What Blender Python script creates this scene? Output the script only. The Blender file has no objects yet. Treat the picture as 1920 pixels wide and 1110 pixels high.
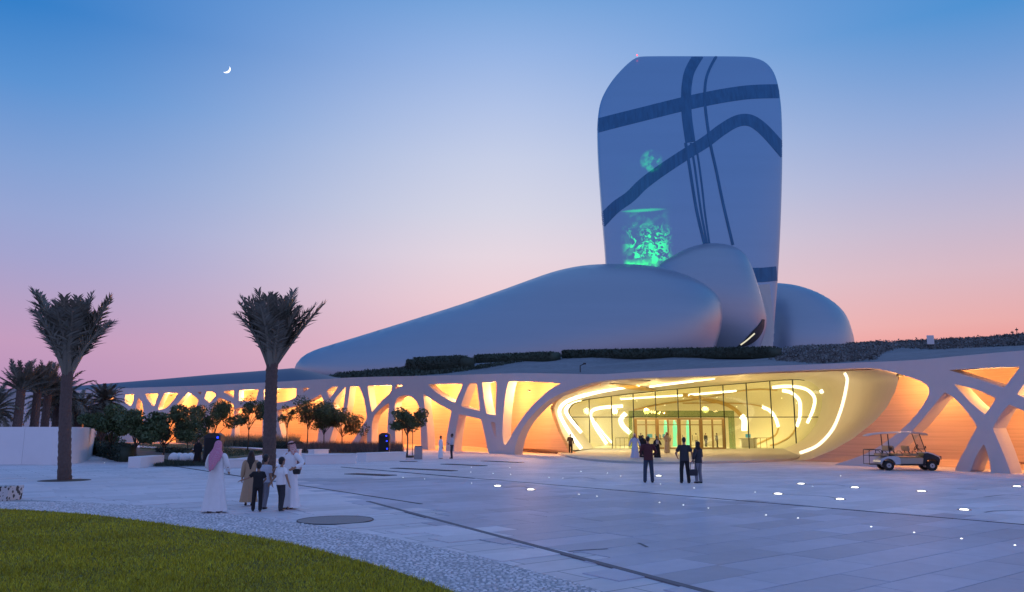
import bpy, bmesh, math, random
import numpy as np
from mathutils import Vector, Matrix, geometry
from mathutils.bvhtree import BVHTree
R = math.radians
SC = bpy.context.scene
COL = SC.collection

# ------------------------------------------------------------------ camera
F, CX, CY, HOR, H = 1450.0, 960.0, 555.0, 809.0, 2.0
PITCH = math.atan((HOR - CY) / F)
CT, ST = math.cos(PITCH), math.sin(PITCH)
cd = bpy.data.cameras.new('camera'); cam = bpy.data.objects.new('camera', cd); COL.objects.link(cam)
cd.sensor_width = 36; cd.lens = 36 * F / 1920; cd.clip_end = 20000; cd.clip_start = 0.1
cam.location = (0, 0, H); cam.rotation_euler = (R(90) + PITCH, 0, 0)
SC.camera = cam

# ------------------------------------------------------------------ sky and sun
W = bpy.data.worlds.new('World'); SC.world = W; W.use_nodes = True
wn, wl = W.node_tree.nodes, W.node_tree.links
wn.clear()
def srgb(r, g, b):
    f = lambda c: c / 12.92 if c <= .04045 else ((c + .055) / 1.055) ** 2.4
    return (f(r / 255), f(g / 255), f(b / 255), 1)
out = wn.new('ShaderNodeOutputWorld'); bg = wn.new('ShaderNodeBackground'); bg2 = wn.new('ShaderNodeBackground')
tc = wn.new('ShaderNodeTexCoord'); sep = wn.new('ShaderNodeSeparateXYZ')
wl.new(tc.outputs['Generated'], sep.inputs[0])
def wramp(stops):
    r = wn.new('ShaderNodeValToRGB'); r.color_ramp.interpolation = 'LINEAR'
    el = r.color_ramp.elements
    while len(el) < len(stops): el.new(0.5)
    for e, (p, c) in zip(el, stops): e.position = p; e.color = srgb(*c)
    wl.new(sep.outputs['Z'], r.inputs[0]); return r
west_l = wramp([(0, (175, 135, 182)), (0.097, (195, 155, 190)), (0.143, (180, 160, 197)), (0.189, (163, 163, 206)), (0.235, (150, 165, 211)), (0.29, (130, 160, 212)), (0.37, (88, 145, 210)), (0.443, (45, 125, 200)), (0.7, (72, 130, 206)), (1, (112, 148, 212))])
west_c = wramp([(0, (228, 165, 180)), (0.115, (236, 190, 200)), (0.169, (238, 205, 212)), (0.223, (230, 214, 224)), (0.276, (214, 213, 229)), (0.341, (198, 206, 231)), (0.402, (176, 194, 231)), (0.46, (150, 180, 228)), (0.513, (120, 165, 220)), (0.66, (100, 150, 214)), (1, (112, 148, 212))])
west_r = wramp([(0, (226, 140, 140)), (0.098, (230, 155, 155)), (0.121, (228, 170, 172)), (0.179, (212, 182, 196)), (0.235, (190, 182, 207)), (0.291, (165, 176, 214)), (0.345, (138, 166, 215)), (0.396, (108, 154, 212)), (0.445, (72, 143, 209)), (0.7, (72, 130, 206)), (1, (112, 148, 212))])
east = wramp([(0, (160, 146, 192)), (.1, (186, 164, 204)), (.25, (160, 166, 216)), (.42, (122, 154, 220)), (1, (112, 148, 212))])
def wmix(sock, lo, hi, a, b):
    q = wn.new('ShaderNodeMapRange'); q.interpolation_type = 'SMOOTHSTEP'; q.inputs['From Min'].default_value = lo; q.inputs['From Max'].default_value = hi
    x = wn.new('ShaderNodeMixRGB'); wl.new(sep.outputs[sock], q.inputs['Value']); wl.new(q.outputs[0], x.inputs[0]); wl.new(a, x.inputs[1]); wl.new(b, x.inputs[2]); return x
mlc = wmix('X', -.56, .02, west_l.outputs[0], west_c.outputs[0]); mlr = wmix('X', -.04, .56, mlc.outputs[0], west_r.outputs[0])
mew = wn.new('ShaderNodeMixRGB'); mr2 = wn.new('ShaderNodeMapRange'); mr2.interpolation_type = 'SMOOTHSTEP'
mr2.inputs['From Min'].default_value = -.5; mr2.inputs['From Max'].default_value = .6
wl.new(sep.outputs['Y'], mr2.inputs['Value']); wl.new(mr2.outputs[0], mew.inputs[0])
wl.new(east.outputs[0], mew.inputs[1]); wl.new(mlr.outputs[0], mew.inputs[2])
wl.new(mew.outputs[0], bg.inputs[0]); bg.inputs[1].default_value = 1.0
nish = wn.new('ShaderNodeTexSky'); nish.sky_type = 'NISHITA'; nish.sun_disc = False
SUN_EL, SUN_AZ = R(1.5), R(25)
nish.sun_elevation = SUN_EL; nish.sun_rotation = SUN_AZ
wl.new(nish.outputs[0], bg2.inputs[0]); bg2.inputs[1].default_value = 0.004
addw = wn.new('ShaderNodeAddShader'); wl.new(bg.outputs[0], addw.inputs[0]); wl.new(bg2.outputs[0], addw.inputs[1])
wl.new(addw.outputs[0], out.inputs[0])
sl = bpy.data.lights.new('sun', 'SUN'); sun = bpy.data.objects.new('sun', sl); COL.objects.link(sun)
sl.energy = 0.12; sl.angle = R(20); sl.color = (1, .75, .7)
sdir = Vector((math.sin(SUN_AZ) * math.cos(R(6)), math.cos(SUN_AZ) * math.cos(R(6)), math.sin(R(6))))
sun.rotation_euler = sdir.to_track_quat('Z', 'Y').to_euler(); sun.location = (0, 0, 200)
SC.view_settings.view_transform = 'Standard'; SC.view_settings.look = 'None'
SC.view_settings.exposure = 0.0; SC.view_settings.gamma = 1
SC.cycles.use_denoising = True; SC.cycles.max_bounces = 6; SC.cycles.diffuse_bounces = 3
SC.cycles.glossy_bounces = 3; SC.cycles.transparent_max_bounces = 16; SC.cycles.sample_clamp_indirect = 6

# ------------------------------------------------------------------ pixel to world
def ray(px, py):
    a, b = (px - CX) / F, (CY - py) / F
    return Vector((a, CT - b * ST, ST + b * CT))
CAMP = Vector((0, 0, H))
def G(px, py, z=0.0):
    d = ray(px, py); return CAMP + d * ((z - H) / d.z)
def atY(px, py, Y):
    d = ray(px, py); return CAMP + d * (Y / d.y)
def proj(p):
    dep = p[1] * CT + (p[2] - H) * ST
    return CX + F * p[0] / dep, CY - F * (-p[1] * ST + (p[2] - H) * CT) / dep
def zfor(px, py, Y): return atY(px, py, Y).z

# ------------------------------------------------------------------ materials
MATS = {}
def mat(name, col, rough=.7, metal=0., var=.12, scale=4., bump=0., bscale=None, emit=None, estr=0., spec=.5, rnd=0., stretch=(1, 1, 1), var2=0., scale2=.3, coord='Object', isl=0.):
    if name in MATS: return MATS[name]
    m = bpy.data.materials.new(name); m.use_nodes = True; MATS[name] = m
    n, l = m.node_tree.nodes, m.node_tree.links
    b = n['Principled BSDF']
    b.inputs['Roughness'].default_value = rough; b.inputs['Metallic'].default_value = metal
    b.inputs['Specular IOR Level'].default_value = spec
    t = n.new('ShaderNodeTexCoord'); mp = n.new('ShaderNodeMapping'); mp.inputs['Scale'].default_value = stretch
    if coord == 'World':
        g = n.new('ShaderNodeNewGeometry'); l.new(g.outputs['Position'], mp.inputs[0])
    else: l.new(t.outputs['Object'], mp.inputs[0])
    nz = n.new('ShaderNodeTexNoise'); nz.inputs['Scale'].default_value = scale; nz.inputs['Detail'].default_value = 6
    nz.inputs['Roughness'].default_value = .6
    l.new(mp.outputs[0], nz.inputs['Vector'])
    def madd(a, k, off):
        q = n.new('ShaderNodeMath'); q.operation = 'MULTIPLY_ADD'; l.new(a, q.inputs[0]); q.inputs[1].default_value = k; q.inputs[2].default_value = off; return q.outputs[0]
    v = madd(nz.outputs['Fac'], 2 * var, 1 - var)
    def mul(a, c):
        q = n.new('ShaderNodeMath'); q.operation = 'MULTIPLY'; l.new(a, q.inputs[0]); l.new(c, q.inputs[1]); return q.outputs[0]
    if var2:
        n2 = n.new('ShaderNodeTexNoise'); n2.inputs['Scale'].default_value = scale2; n2.inputs['Detail'].default_value = 4
        l.new(mp.outputs[0], n2.inputs['Vector']); v = mul(v, madd(n2.outputs['Fac'], 2 * var2, 1 - var2))
    if rnd:
        oi = n.new('ShaderNodeObjectInfo'); v = mul(v, madd(oi.outputs['Random'], 2 * rnd, 1 - rnd))
    if isl:
        gi = n.new('ShaderNodeNewGeometry'); v = mul(v, madd(gi.outputs['Random Per Island'], 2 * isl, 1 - isl))
    rgb = n.new('ShaderNodeVectorMath'); rgb.operation = 'SCALE'; rgb.inputs[0].default_value = col[:3]
    l.new(v, rgb.inputs['Scale']); l.new(rgb.outputs[0], b.inputs['Base Color'])
    if bump:
        nb = n.new('ShaderNodeTexNoise'); nb.inputs['Scale'].default_value = bscale or scale * 4; nb.inputs['Detail'].default_value = 5
        l.new(mp.outputs[0], nb.inputs['Vector'])
        bp = n.new('ShaderNodeBump'); bp.inputs['Strength'].default_value = bump; bp.inputs['Distance'].default_value = .02
        l.new(nb.outputs['Fac'], bp.inputs['Height']); l.new(bp.outputs[0], b.inputs['Normal'])
    if emit:
        b.inputs['Emission Color'].default_value = (*emit[:3], 1); b.inputs['Emission Strength'].default_value = estr
    return m
M_FACADE = mat('pale_precast_concrete', (.60, .53, .53), .75, var=.05, scale=1.2, bump=.15, bscale=14, var2=.06, scale2=.12)
M_STRATA = mat('rammed_earth', (.62, .40, .27), .85, var=.34, scale=3.0, stretch=(.06, .06, 3.2), bump=.6, bscale=5, var2=.08, scale2=.5)
M_CEIL = mat('soffit_plaster', (.66, .55, .42), .8, var=.05)
M_SHELL = mat('cream_shell_plaster', (.72, .65, .54), .55, var=.04, scale=.7, var2=.04)
M_INT = mat('interior_plaster', (.80, .72, .52), .55, var=.04, scale=.7)
M_PEB = mat('steel_tube_cladding', (.37, .42, .48), .34, metal=.65, var=.06, scale=.25, bump=.22, bscale=9, stretch=(.15, .15, 2.2), var2=.05, scale2=.05)
M_TOWER = mat('tower_tube_cladding', (.27, .42, .56), .30, metal=.75, var=.04, scale=.2, bump=.14, bscale=9, stretch=(.15, .15, 2.2), var2=.05, scale2=.06)
M_BAND = mat('dark_window_band', (.045, .16, .29), .42, metal=.5, var=.45, scale=.9, stretch=(1.6, 1.6, .12))
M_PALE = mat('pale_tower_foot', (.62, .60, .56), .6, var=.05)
M_STEEL = mat('dark_steel', (.035, .035, .04), .4, metal=.4, var=.05)
M_BRONZE = mat('bronze_frame', (.32, .22, .09), .35, metal=.6, var=.06)
M_WHITE = mat('white_concrete', (.80, .78, .79), .7, var=.05, scale=2, bump=.1, var2=.04)
M_GRAVEL = mat('roof_gravel', (.19, .205, .225), .95, var=.45, scale=1.6, bump=.8, bscale=7, var2=.3, scale2=.15)
M_LEAF = mat('tree_leaf', (.085, .125, .05), .6, var=.3, scale=1.5, isl=.45)
M_DLEAF = mat('hedge_leaf', (.040, .060, .040), .7, var=.3, scale=2, isl=.45)
M_BRUSH = mat('dry_brush', (.15, .155, .15), .9, var=.45, scale=.35, isl=.5)
M_PALML = mat('palm_leaf', (.16, .15, .115), .55, var=.3, scale=2, isl=.3, rnd=.2)
M_TRUNK = mat('palm_trunk', (.12, .085, .075), .95, var=.4, scale=9, bump=.6, bscale=20)
M_BARK = mat('tree_bark', (.09, .07, .055), .9, var=.3, scale=9)
M_SOIL = mat('bed_soil', (.10, .08, .065), .95, var=.3, scale=6, bump=.5)
M_BEDGRASS = mat('bed_lawn', (.055, .085, .045), .9, var=.3, scale=9, bump=.6, bscale=40)
M_TALLG = mat('tall_grass_blade', (.17, .155, .10), .8, var=.2, isl=.5)
M_LAV = mat('lavender_grass_blade', (.13, .10, .09), .8, var=.2, isl=.5)
M_GRASS = mat('lawn_blade', (.48, .42, .016), .6, var=.25, scale=3.0, isl=.45, var2=.55, scale2=.5, coord='World')
M_LAWN = mat('lawn_soil', (.13, .115, .014), .95, var=.35, scale=12, bump=.6, bscale=60)
M_COB = mat('cobble_mortar', (.40, .38, .39), .9, var=.2, scale=8, bump=.4, bscale=60)
M_STONE = mat('cobble_stone', (.72, .68, .69), .75, var=.1, scale=9, isl=.28, var2=.14, scale2=.7)
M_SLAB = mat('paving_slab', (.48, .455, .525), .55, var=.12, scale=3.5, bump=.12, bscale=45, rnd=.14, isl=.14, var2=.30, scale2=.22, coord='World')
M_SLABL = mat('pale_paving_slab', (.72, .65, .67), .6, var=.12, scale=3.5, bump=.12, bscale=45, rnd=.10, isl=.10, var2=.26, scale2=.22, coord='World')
M_STRIP = mat('led_strip', (.9, .9, .85), .4, emit=(1, .93, .68), estr=3.2)
M_STRIP2 = mat('led_strip_soft', (.9, .85, .6), .4, emit=(1, .86, .48), estr=2.2)
M_STRIP3 = mat('led_strip_dim', (.9, .9, .85), .4, emit=(1, .90, .66), estr=1.5)
M_GOLD = mat('gold_inlay', (.55, .34, .08), .5, var=.05)
M_LENS = mat('ground_light_lens', (.9, .9, .85), .3, emit=(1, .93, .72), estr=7)
M_DOT = mat('floor_led', (.9, .9, .85), .3, emit=(1, .97, .9), estr=3)
M_BLUE = mat('blue_led', (.02, .04, .9), .3, emit=(.01, .03, 1), estr=6)
M_BLACK = mat('black_plastic', (.018, .018, .022), .5, var=.1)
M_RUB = mat('rubber', (.02, .02, .02), .85, var=.2)
M_CARTW = mat('cart_white_paint', (.52, .54, .58), .3, var=.03)
M_CARTG = mat('cart_grey_panel', (.42, .36, .30), .5, var=.08)
M_TANS = mat('tan_vinyl', (.40, .26, .15), .55, var=.08)
M_MOON = mat('moonlight', (.9, .9, .85), .9, emit=(1, .97, .90), estr=2.2)

def glassmat(name, tint, refl=.08):
    m = bpy.data.materials.new(name); m.use_nodes = True; n, l = m.node_tree.nodes, m.node_tree.links; n.clear()
    o = n.new('ShaderNodeOutputMaterial'); t = n.new('ShaderNodeBsdfTransparent'); g = n.new('ShaderNodeBsdfGlossy'); x = n.new('ShaderNodeMixShader')
    t.inputs[0].default_value = (*tint, 1); g.inputs['Roughness'].default_value = .02; x.inputs[0].default_value = refl
    l.new(t.outputs[0], x.inputs[1]); l.new(g.outputs[0], x.inputs[2]); l.new(x.outputs[0], o.inputs[0]); return m
M_GLASS = glassmat('clear_glass', (.93, .95, .88), .05)
M_GREENG = glassmat('green_tinted_glass', (.62, .70, .58), .03)
M_WIND = glassmat('windscreen', (.85, .87, .88), .08)

# ------------------------------------------------------------------ mesh building
def tag(o, label=None, cat=None, group=None, kind=None):
    if label: o['label'] = label
    if cat: o['category'] = cat
    if group: o['group'] = group
    if kind: o['kind'] = kind
    return o
def empty(name, loc=(0, 0, 0), rz=0., label=None, cat=None, group=None):
    o = bpy.data.objects.new(name, None); COL.objects.link(o); o.location = loc; o.rotation_euler = (0, 0, rz)
    o.empty_display_size = .2
    return tag(o, label, cat, group)
def link(name, me, parent=None, m=None, smooth=False):
    o = bpy.data.objects.new(name, me); COL.objects.link(o)
    if m is not None and not me.materials: me.materials.append(m)
    if parent is not None: o.parent = parent
    if smooth: me.shade_smooth()
    return o
def npmesh(name, v, f):
    v = np.asarray(v, dtype=np.float32).reshape(-1, 3); f = np.asarray(f, dtype=np.int32)
    me = bpy.data.meshes.new(name); k = f.shape[1]
    me.vertices.add(len(v)); me.vertices.foreach_set('co', v.ravel())
    me.loops.add(f.size); me.loops.foreach_set('vertex_index', f.ravel())
    me.polygons.add(len(f)); me.polygons.foreach_set('loop_start', np.arange(0, f.size, k, dtype=np.int32))
    me.polygons.foreach_set('loop_total', np.full(len(f), k, dtype=np.int32))
    me.update(calc_edges=True); return me
class MB:
    def __init__(s): s.v = []; s.f = []
    def add(s, vs, fs):
        n = len(s.v); s.v += [tuple(v) for v in vs]; s.f += [tuple(i + n for i in f) for f in fs]; return s
    def box(s, c, d, rz=0., M=None):
        x, y, z = d[0] / 2, d[1] / 2, d[2] / 2
        vs = [Vector((a * x, b * y, e * z)) for e in (-1, 1) for b in (-1, 1) for a in (-1, 1)]
        Mx = (M or Matrix.Rotation(rz, 4, 'Z'))
        vs = [Mx @ v + Vector(c) for v in vs]
        return s.add(vs, [(0, 2, 3, 1), (4, 5, 7, 6), (0, 1, 5, 4), (2, 6, 7, 3), (0, 4, 6, 2), (1, 3, 7, 5)])
    def tube(s, pts, r, seg=8, cap=True, flat=None):
        pts = [Vector(p) for p in pts]; rs = r if isinstance(r, (list, tuple)) else [r] * len(pts)
        rings = []; ref = None
        for i, p in enumerate(pts):
            t = (pts[min(i + 1, len(pts) - 1)] - pts[max(i - 1, 0)]).normalized()
            if ref is None:
                a = Vector((0, 0, 1)) if abs(t.z) < .9 else Vector((1, 0, 0)); ref = t.cross(a).normalized()
            ref = (ref - t * ref.dot(t)).normalized(); b = t.cross(ref)
            rings.append([p + (ref * math.cos(2 * math.pi * k / seg) + b * math.sin(2 * math.pi * k / seg)) * rs[i] for k in range(seg)])
        vs = [v for rg in rings for v in rg]; fs = []
        for i in range(len(rings) - 1):
            for k in range(seg):
                a, b = i * seg + k, i * seg + (k + 1) % seg; fs.append((a, b, b + seg, a + seg))
        if cap: fs.append(tuple(range(seg - 1, -1, -1))); fs.append(tuple(range(len(vs) - seg, len(vs))))
        return s.add(vs, fs)
    def ell(s, c, r, seg=12, rings=8, M=None):
        vs = []; fs = []
        for i in range(rings + 1):
            th = math.pi * i / rings
            for k in range(seg):
                ph = 2 * math.pi * k / seg
                p = Vector((r[0] * math.sin(th) * math.cos(ph), r[1] * math.sin(th) * math.sin(ph), r[2] * math.cos(th)))
                vs.append((M @ p if M else p) + Vector(c))
        for i in range(rings):
            for k in range(seg):
                a, b = i * seg + k, i * seg + (k + 1) % seg; fs.append((a, a + seg, b + seg, b))
        return s.add(vs, fs)
    def capsule(s, p0, r0, p1, r1, seg=10):
        p0, p1 = Vector(p0), Vector(p1); d = p1 - p0; L = d.length
        t = d / L if L > 1e-6 else Vector((0, 0, 1)); pts = []; rs = []
        for i in range(4):
            a = math.pi / 2 * (1 - i / 3); pts.append(p0 - t * r0 * math.sin(a) * .98); rs.append(max(r0 * math.cos(a), r0 * .08))
        for i in range(4):
            a = math.pi / 2 * i / 3; pts.append(p1 + t * r1 * math.sin(a) * .98); rs.append(max(r1 * math.cos(a), r1 * .08))
        return s.tube(pts, rs, seg)
    def cyl(s, c, r, h, seg=24, r2=None):
        c = Vector(c); return s.tube([c, c + Vector((0, 0, h))], [r, r if r2 is None else r2], seg)
    def loft(s, rings, closed=True, cap=False):
        n = len(rings[0]); vs = [p for r in rings for p in r]; fs = []
        for i in range(len(rings) - 1):
            for k in range(n if closed else n - 1):
                a, b = i * n + k, i * n + (k + 1) % n; fs.append((a, b, b + n, a + n))
        if cap: fs.append(tuple(range(n - 1, -1, -1))); fs.append(tuple(range(len(vs) - n, len(vs))))
        return s.add(vs, fs)
    def prism(s, poly, y0, y1):           # polygon in XZ extruded along Y
        n = len(poly); vs = [(p[0], y0, p[1]) for p in poly] + [(p[0], y1, p[1]) for p in poly]
        fs = [tuple(range(n - 1, -1, -1)), tuple(range(n, 2 * n))] + [(i, (i + 1) % n, n + (i + 1) % n, n + i) for i in range(n)]
        return s.add(vs, fs)
    def slab(s, poly, z0, z1):            # polygon in XY extruded along Z
        n = len(poly); vs = [(p[0], p[1], z0) for p in poly] + [(p[0], p[1], z1) for p in poly]
        fs = [tuple(range(n - 1, -1, -1)), tuple(range(n, 2 * n))] + [(i, (i + 1) % n, n + (i + 1) % n, n + i) for i in range(n)]
        return s.add(vs, fs)
    def mesh(s, name):
        me = bpy.data.meshes.new(name); me.from_pydata(s.v, [], s.f); me.update(); return me
    def fix(s, me):
        bm = bmesh.new(); bm.from_mesh(me); bmesh.ops.recalc_face_normals(bm, faces=bm.faces); bm.to_mesh(me); bm.free(); return me
    def obj(s, name, m, parent=None, smooth=False, bevel=0., fix=True):
        me = s.mesh(name)
        if fix: s.fix(me)
        o = link(name, me, parent, m, smooth)
        if bevel:
            b = o.modifiers.new('bevel', 'BEVEL'); b.width = bevel; b.segments = 2; b.limit_method = 'ANGLE'
        if smooth and bevel == 0 and smooth == 'auto': pass
        return o
    def bvh(s): return BVHTree.FromPolygons([Vector(v) for v in s.v], s.f)
def cr(pts, n=8, closed=False):          # Catmull-Rom through 2-D or 3-D points
    P = [np.array(p, float) for p in pts]; o = []; m = len(P)
    for i in range(m if closed else m - 1):
        p0 = P[(i - 1) % m] if closed or i > 0 else 2 * P[0] - P[1]
        p1 = P[i]; p2 = P[(i + 1) % m]; p3 = P[(i + 2) % m] if closed or i + 2 < m else 2 * P[-1] - P[-2]
        for k in range(n):
            t = k / n; o.append(.5 * (2 * p1 + (p2 - p0) * t + (2 * p0 - 5 * p1 + 4 * p2 - p3) * t * t + (3 * p1 - p0 - 3 * p2 + p3) * t ** 3))
    if not closed: o.append(P[-1])
    return o
def resample(pts, n, closed=False):
    P = np.array(pts, float)
    if closed: P = np.vstack([P, P[:1]])
    d = np.r_[0, np.cumsum(np.linalg.norm(np.diff(P, axis=0), axis=1))]
    t = np.linspace(0, d[-1], n + 1 if closed else n)
    o = np.stack([np.interp(t, d, P[:, i]) for i in range(P.shape[1])], 1)
    return o[:-1] if closed else o
def chaikin(pts, it=2, keep=50):
    P = [np.array(p, float) for p in pts]
    for _ in range(it):
        o = []; m = len(P)
        for i in range(m):
            a, b, c = P[i - 1], P[i], P[(i + 1) % m]
            u, w = b - a, c - b
            ang = math.degrees(math.acos(max(-1, min(1, u.dot(w) / (np.linalg.norm(u) * np.linalg.norm(w) + 1e-9)))))
            q = .06 if ang > keep else .25
            o += [b - u * q, b + w * q]
        P = o
    return P
def inpoly(x, y, poly):
    c = False; j = len(poly) - 1
    for i in range(len(poly)):
        xi, yi = poly[i][0], poly[i][1]; xj, yj = poly[j][0], poly[j][1]
        if (yi > y) != (yj > y) and x < (xj - xi) * (y - yi) / (yj - yi) + xi: c = not c
        j = i
    return c
def leafcloud(cs, size, rng, elong=2.0, up=0.):       # leaf-shaped quads at given centres
    cs = np.asarray(cs, float); n = len(cs)
    a = rng.normal(size=(n, 3)); a[:, 2] += up; a /= np.linalg.norm(a, axis=1)[:, None]
    b = rng.normal(size=(n, 3)); b -= a * (a * b).sum(1)[:, None]; b /= np.linalg.norm(b, axis=1)[:, None]
    s = (size * rng.uniform(.6, 1.4, n))[:, None]
    v = np.stack([cs - a * s * elong / 2, cs + b * s * .5, cs + a * s * elong / 2, cs - b * s * .5], 1).reshape(-1, 3)
    return v, np.arange(4 * n).reshape(-1, 4)
def copy_tree(o, parent=None):
    c = o.copy(); COL.objects.link(c); c.parent = parent
    for ch in [x for x in bpy.data.objects if x.parent == o]: copy_tree(ch, c)
    return c
# ================================================================== the low building with the web-like arcade
class Plan:                              # a vertical surface over a curve in plan
    def __init__(s, xy):
        s.xy = np.array(xy, float); s.u = s.xy[:, 0] / s.xy[:, 1]
        s.s = np.r_[0, np.cumsum(np.linalg.norm(np.diff(s.xy, axis=0), axis=1))]
        t = np.gradient(s.xy, axis=0); t /= np.linalg.norm(t, axis=1)[:, None]
        n = np.stack([-t[:, 1], t[:, 0]], 1)
        n[(n * s.xy).sum(1) < 0] *= -1
        s.n = n
    def offset(s, d): return Plan(s.xy + s.n * d)
    def hit(s, px, py):                  # -> (s, z)
        d = ray(px, py); u = d.x / d.y
        Y = np.interp(u, s.u, s.xy[:, 1]); t = Y / d.y
        return float(np.interp(u, s.u, s.s)), H + d.z * t
    def pt(s, ss, z, off=0.):
        x = np.interp(ss, s.s, s.xy[:, 0]); y = np.interp(ss, s.s, s.xy[:, 1])
        if off:
            nx = np.interp(ss, s.s, s.n[:, 0]); ny = np.interp(ss, s.s, s.n[:, 1]); x += nx * off; y += ny * off
        return Vector((x, y, z))
FT = [(40, 156), (230, 142), (400, 128), (560, 112), (700, 97), (795, 87), (880, 77.5), (945, 71), (1000, 67.5), (1135, 61.5), (1300, 56),
      (1500, 50), (1640, 45.5), (1750, 42), (1850, 39), (1920, 37.3), (2080, 34), (2330, 30)]
FD = cr(FT, 10)
FAC = Plan([((p - CX) * CT / F * Y, Y) for p, Y in FD])
THICK, GAP = 0.9, 4.2
BACK = FAC.offset(GAP)
TOP = [(40, 735), (227, 728), (400, 721.8), (480, 718), (602, 711), (700, 706.5), (880, 702.5), (977, 699.6), (1053, 700.5), (1129, 701.5),
       (1200, 697), (1320, 690.5), (1500, 684), (1642, 678.5), (1716, 675), (1797, 667.6), (1920, 657), (2080, 642), (2330, 618)]
def Z(pts, ox, oy, sc): return [(ox + x / sc, oy + y / sc) for x, y in pts]
z1 = lambda p: Z(p, 0, 520, 3.965)
z3 = lambda p: Z(p, 400, 520, 3.965)
z5 = lambda p: Z(p, 700, 660, 3.965)
z8 = lambda p: Z(p, 1500, 600, 3.7)
za = lambda p: Z(p, 160, 720, 6.4)
zb = lambda p: Z(p, 440, 720, 6.4)
GND = 870
OPEN = [
    [(140, 870), (140, 765), (150, 752), (158, 768), (157, 870)], [(163, 870), (163, 775), (168, 758), (175, 768), (176, 870)],
    [(183, 745), (215, 742), (200, 775), (190, 790)],
    za([(480, 125), (583, 120), (575, 210), (540, 270), (470, 210)]), za([(638, 160), (700, 235), (690, 700), (600, 700), (605, 240)]),
    za([(712, 118), (878, 110), (830, 262), (795, 262)]), za([(945, 110), (1122, 104), (985, 290), (880, 310), (870, 285)]),
    za([(1235, 95), (1362, 190), (1310, 330), (1215, 500), (1130, 700), (900, 700), (950, 420), (1050, 300)]),
    za([(1345, 98), (1394, 95), (1380, 136)]), za([(1455, 88), (1515, 84), (1575, 130), (1490, 225), (1428, 180)]),
    za([(1605, 158), (1785, 245), (1785, 470), (1720, 700), (1480, 700), (1440, 600), (1520, 280)]), za([(1655, 98), (1690, 78), (1785, 74), (1780, 176)]),
    za([(1405, 250), (1450, 290), (1410, 420), (1330, 620), (1290, 640), (1340, 400)]),
    zb([(52, 72), (290, 65), (250, 205), (225, 205), (50, 205)]), zb([(0, 300), (60, 280), (340, 240), (330, 700), (0, 700)]),
    zb([(350, 60), (740, 48), (738, 155), (640, 205), (515, 225), (420, 230), (360, 230)]),
    zb([(820, 46), (900, 44), (822, 106)]), zb([(505, 315), (740, 262), (950, 175), (1035, 122), (1085, 250), (1020, 480), (990, 700), (590, 700), (545, 540)]),
    zb([(1100, 85), (1165, 32), (1240, 34), (1140, 178)]), zb([(1170, 250), (1230, 140), (1335, 30), (1320, 150), (1300, 330), (1230, 340)]),
    zb([(1385, 28), (1490, 22), (1550, 160), (1580, 330), (1588, 420), (1530, 500), (1440, 650), (1400, 720), (1130, 720), (1200, 480), (1290, 380), (1350, 320)]),
    zb([(1590, 22), (1885, 12), (1878, 105), (1770, 190), (1645, 340)]), zb([(1855, 225), (1840, 400), (1825, 730), (1640, 730), (1645, 410), (1740, 300)]),
    zb([(1590, 515), (1585, 730), (1480, 730), (1530, 620)]),
    z5([(165, 245), (222, 243), (200, 260), (165, 276)]),
    z5([(168, 760), (160, 560), (158, 400), (170, 350), (200, 328), (245, 320), (290, 335), (325, 370), (345, 430), (350, 500), (355, 760)]),
    z5([(405, 240), (668, 235), (605, 378), (560, 355), (500, 320), (450, 285)]),
    z5([(372, 310), (430, 350), (500, 395), (582, 437), (560, 540), (538, 690), (537, 790), (408, 790), (402, 600), (385, 450)]),
    z5([(712, 232), (770, 230), (780, 330), (792, 440), (720, 425), (650, 402), (675, 330)]),
    z5([(808, 225), (915, 220), (912, 330), (908, 468), (842, 460), (820, 340)]),
    z5([(1005, 218), (1150, 218), (1395, 233), (1320, 270), (1250, 330), (1150, 430), (1060, 560), (1000, 670), (980, 692), (968, 680), (960, 620), (962, 520), (972, 400), (985, 300)]),
    z5([(872, 520), (905, 525), (910, 580), (912, 640), (890, 590)]),
    z5([(635, 462), (720, 480), (800, 498), (820, 580), (840, 670), (862, 800), (600, 800), (597, 720), (607, 620)]),
    # the wide mouth of the entrance
    z5([(1040, 860), (1048, 745), (1062, 675), (1085, 610), (1130, 530), (1190, 460), (1260, 390), (1330, 340), (1420, 295), (1560, 245), (1700, 212)])
    + [(1200, 708.5), (1320, 705.5), (1420, 698), (1530, 693), (1620, 690), (1642, 690.5)]
    + z8([(600, 352), (700, 376), (800, 410), (870, 440), (900, 482), (890, 530), (850, 600), (780, 690), (700, 765), (600, 845), (480, 920), (330, 975), (190, 1016), (185, 1090)]),
    z8([(1003, 500), (1060, 530), (1110, 580), (1160, 640), (1200, 695), (1230, 742), (1190, 810), (1150, 890), (1100, 980), (1068, 1055), (1060, 1120), (500, 1120), (530, 1010), (600, 940), (690, 860), (770, 780), (850, 690), (930, 590)]),
    z8([(1030, 347), (1270, 332), (1530, 322), (1415, 472), (1300, 430), (1180, 395), (1090, 365)]),
    z8([(1070, 445), (1150, 462), (1250, 490), (1362, 545), (1285, 655), (1250, 630), (1180, 570), (1120, 505)]),
    z8([(1275, 860), (1300, 920), (1320, 1000), (1326, 1120), (1165, 1120), (1200, 990), (1240, 910)]),
    z8([(1450, 585), (1554, 630), (1700, 700), (1800, 800), (1850, 1000), (1855, 1130), (1470, 1130), (1458, 1050), (1440, 1000), (1410, 920), (1370, 830), (1337, 750), (1370, 690), (1410, 630)]),
    z8([(2050, 1130), (2060, 900), (2200, 640), (2420, 420), (2600, 330), (2640, 700), (2560, 1130)]),
    z8([(1505, 515), (1554, 445), (1640, 330), (1900, 310), (1900, 480), (1800, 560), (1700, 600), (1554, 537)]),
]
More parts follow.
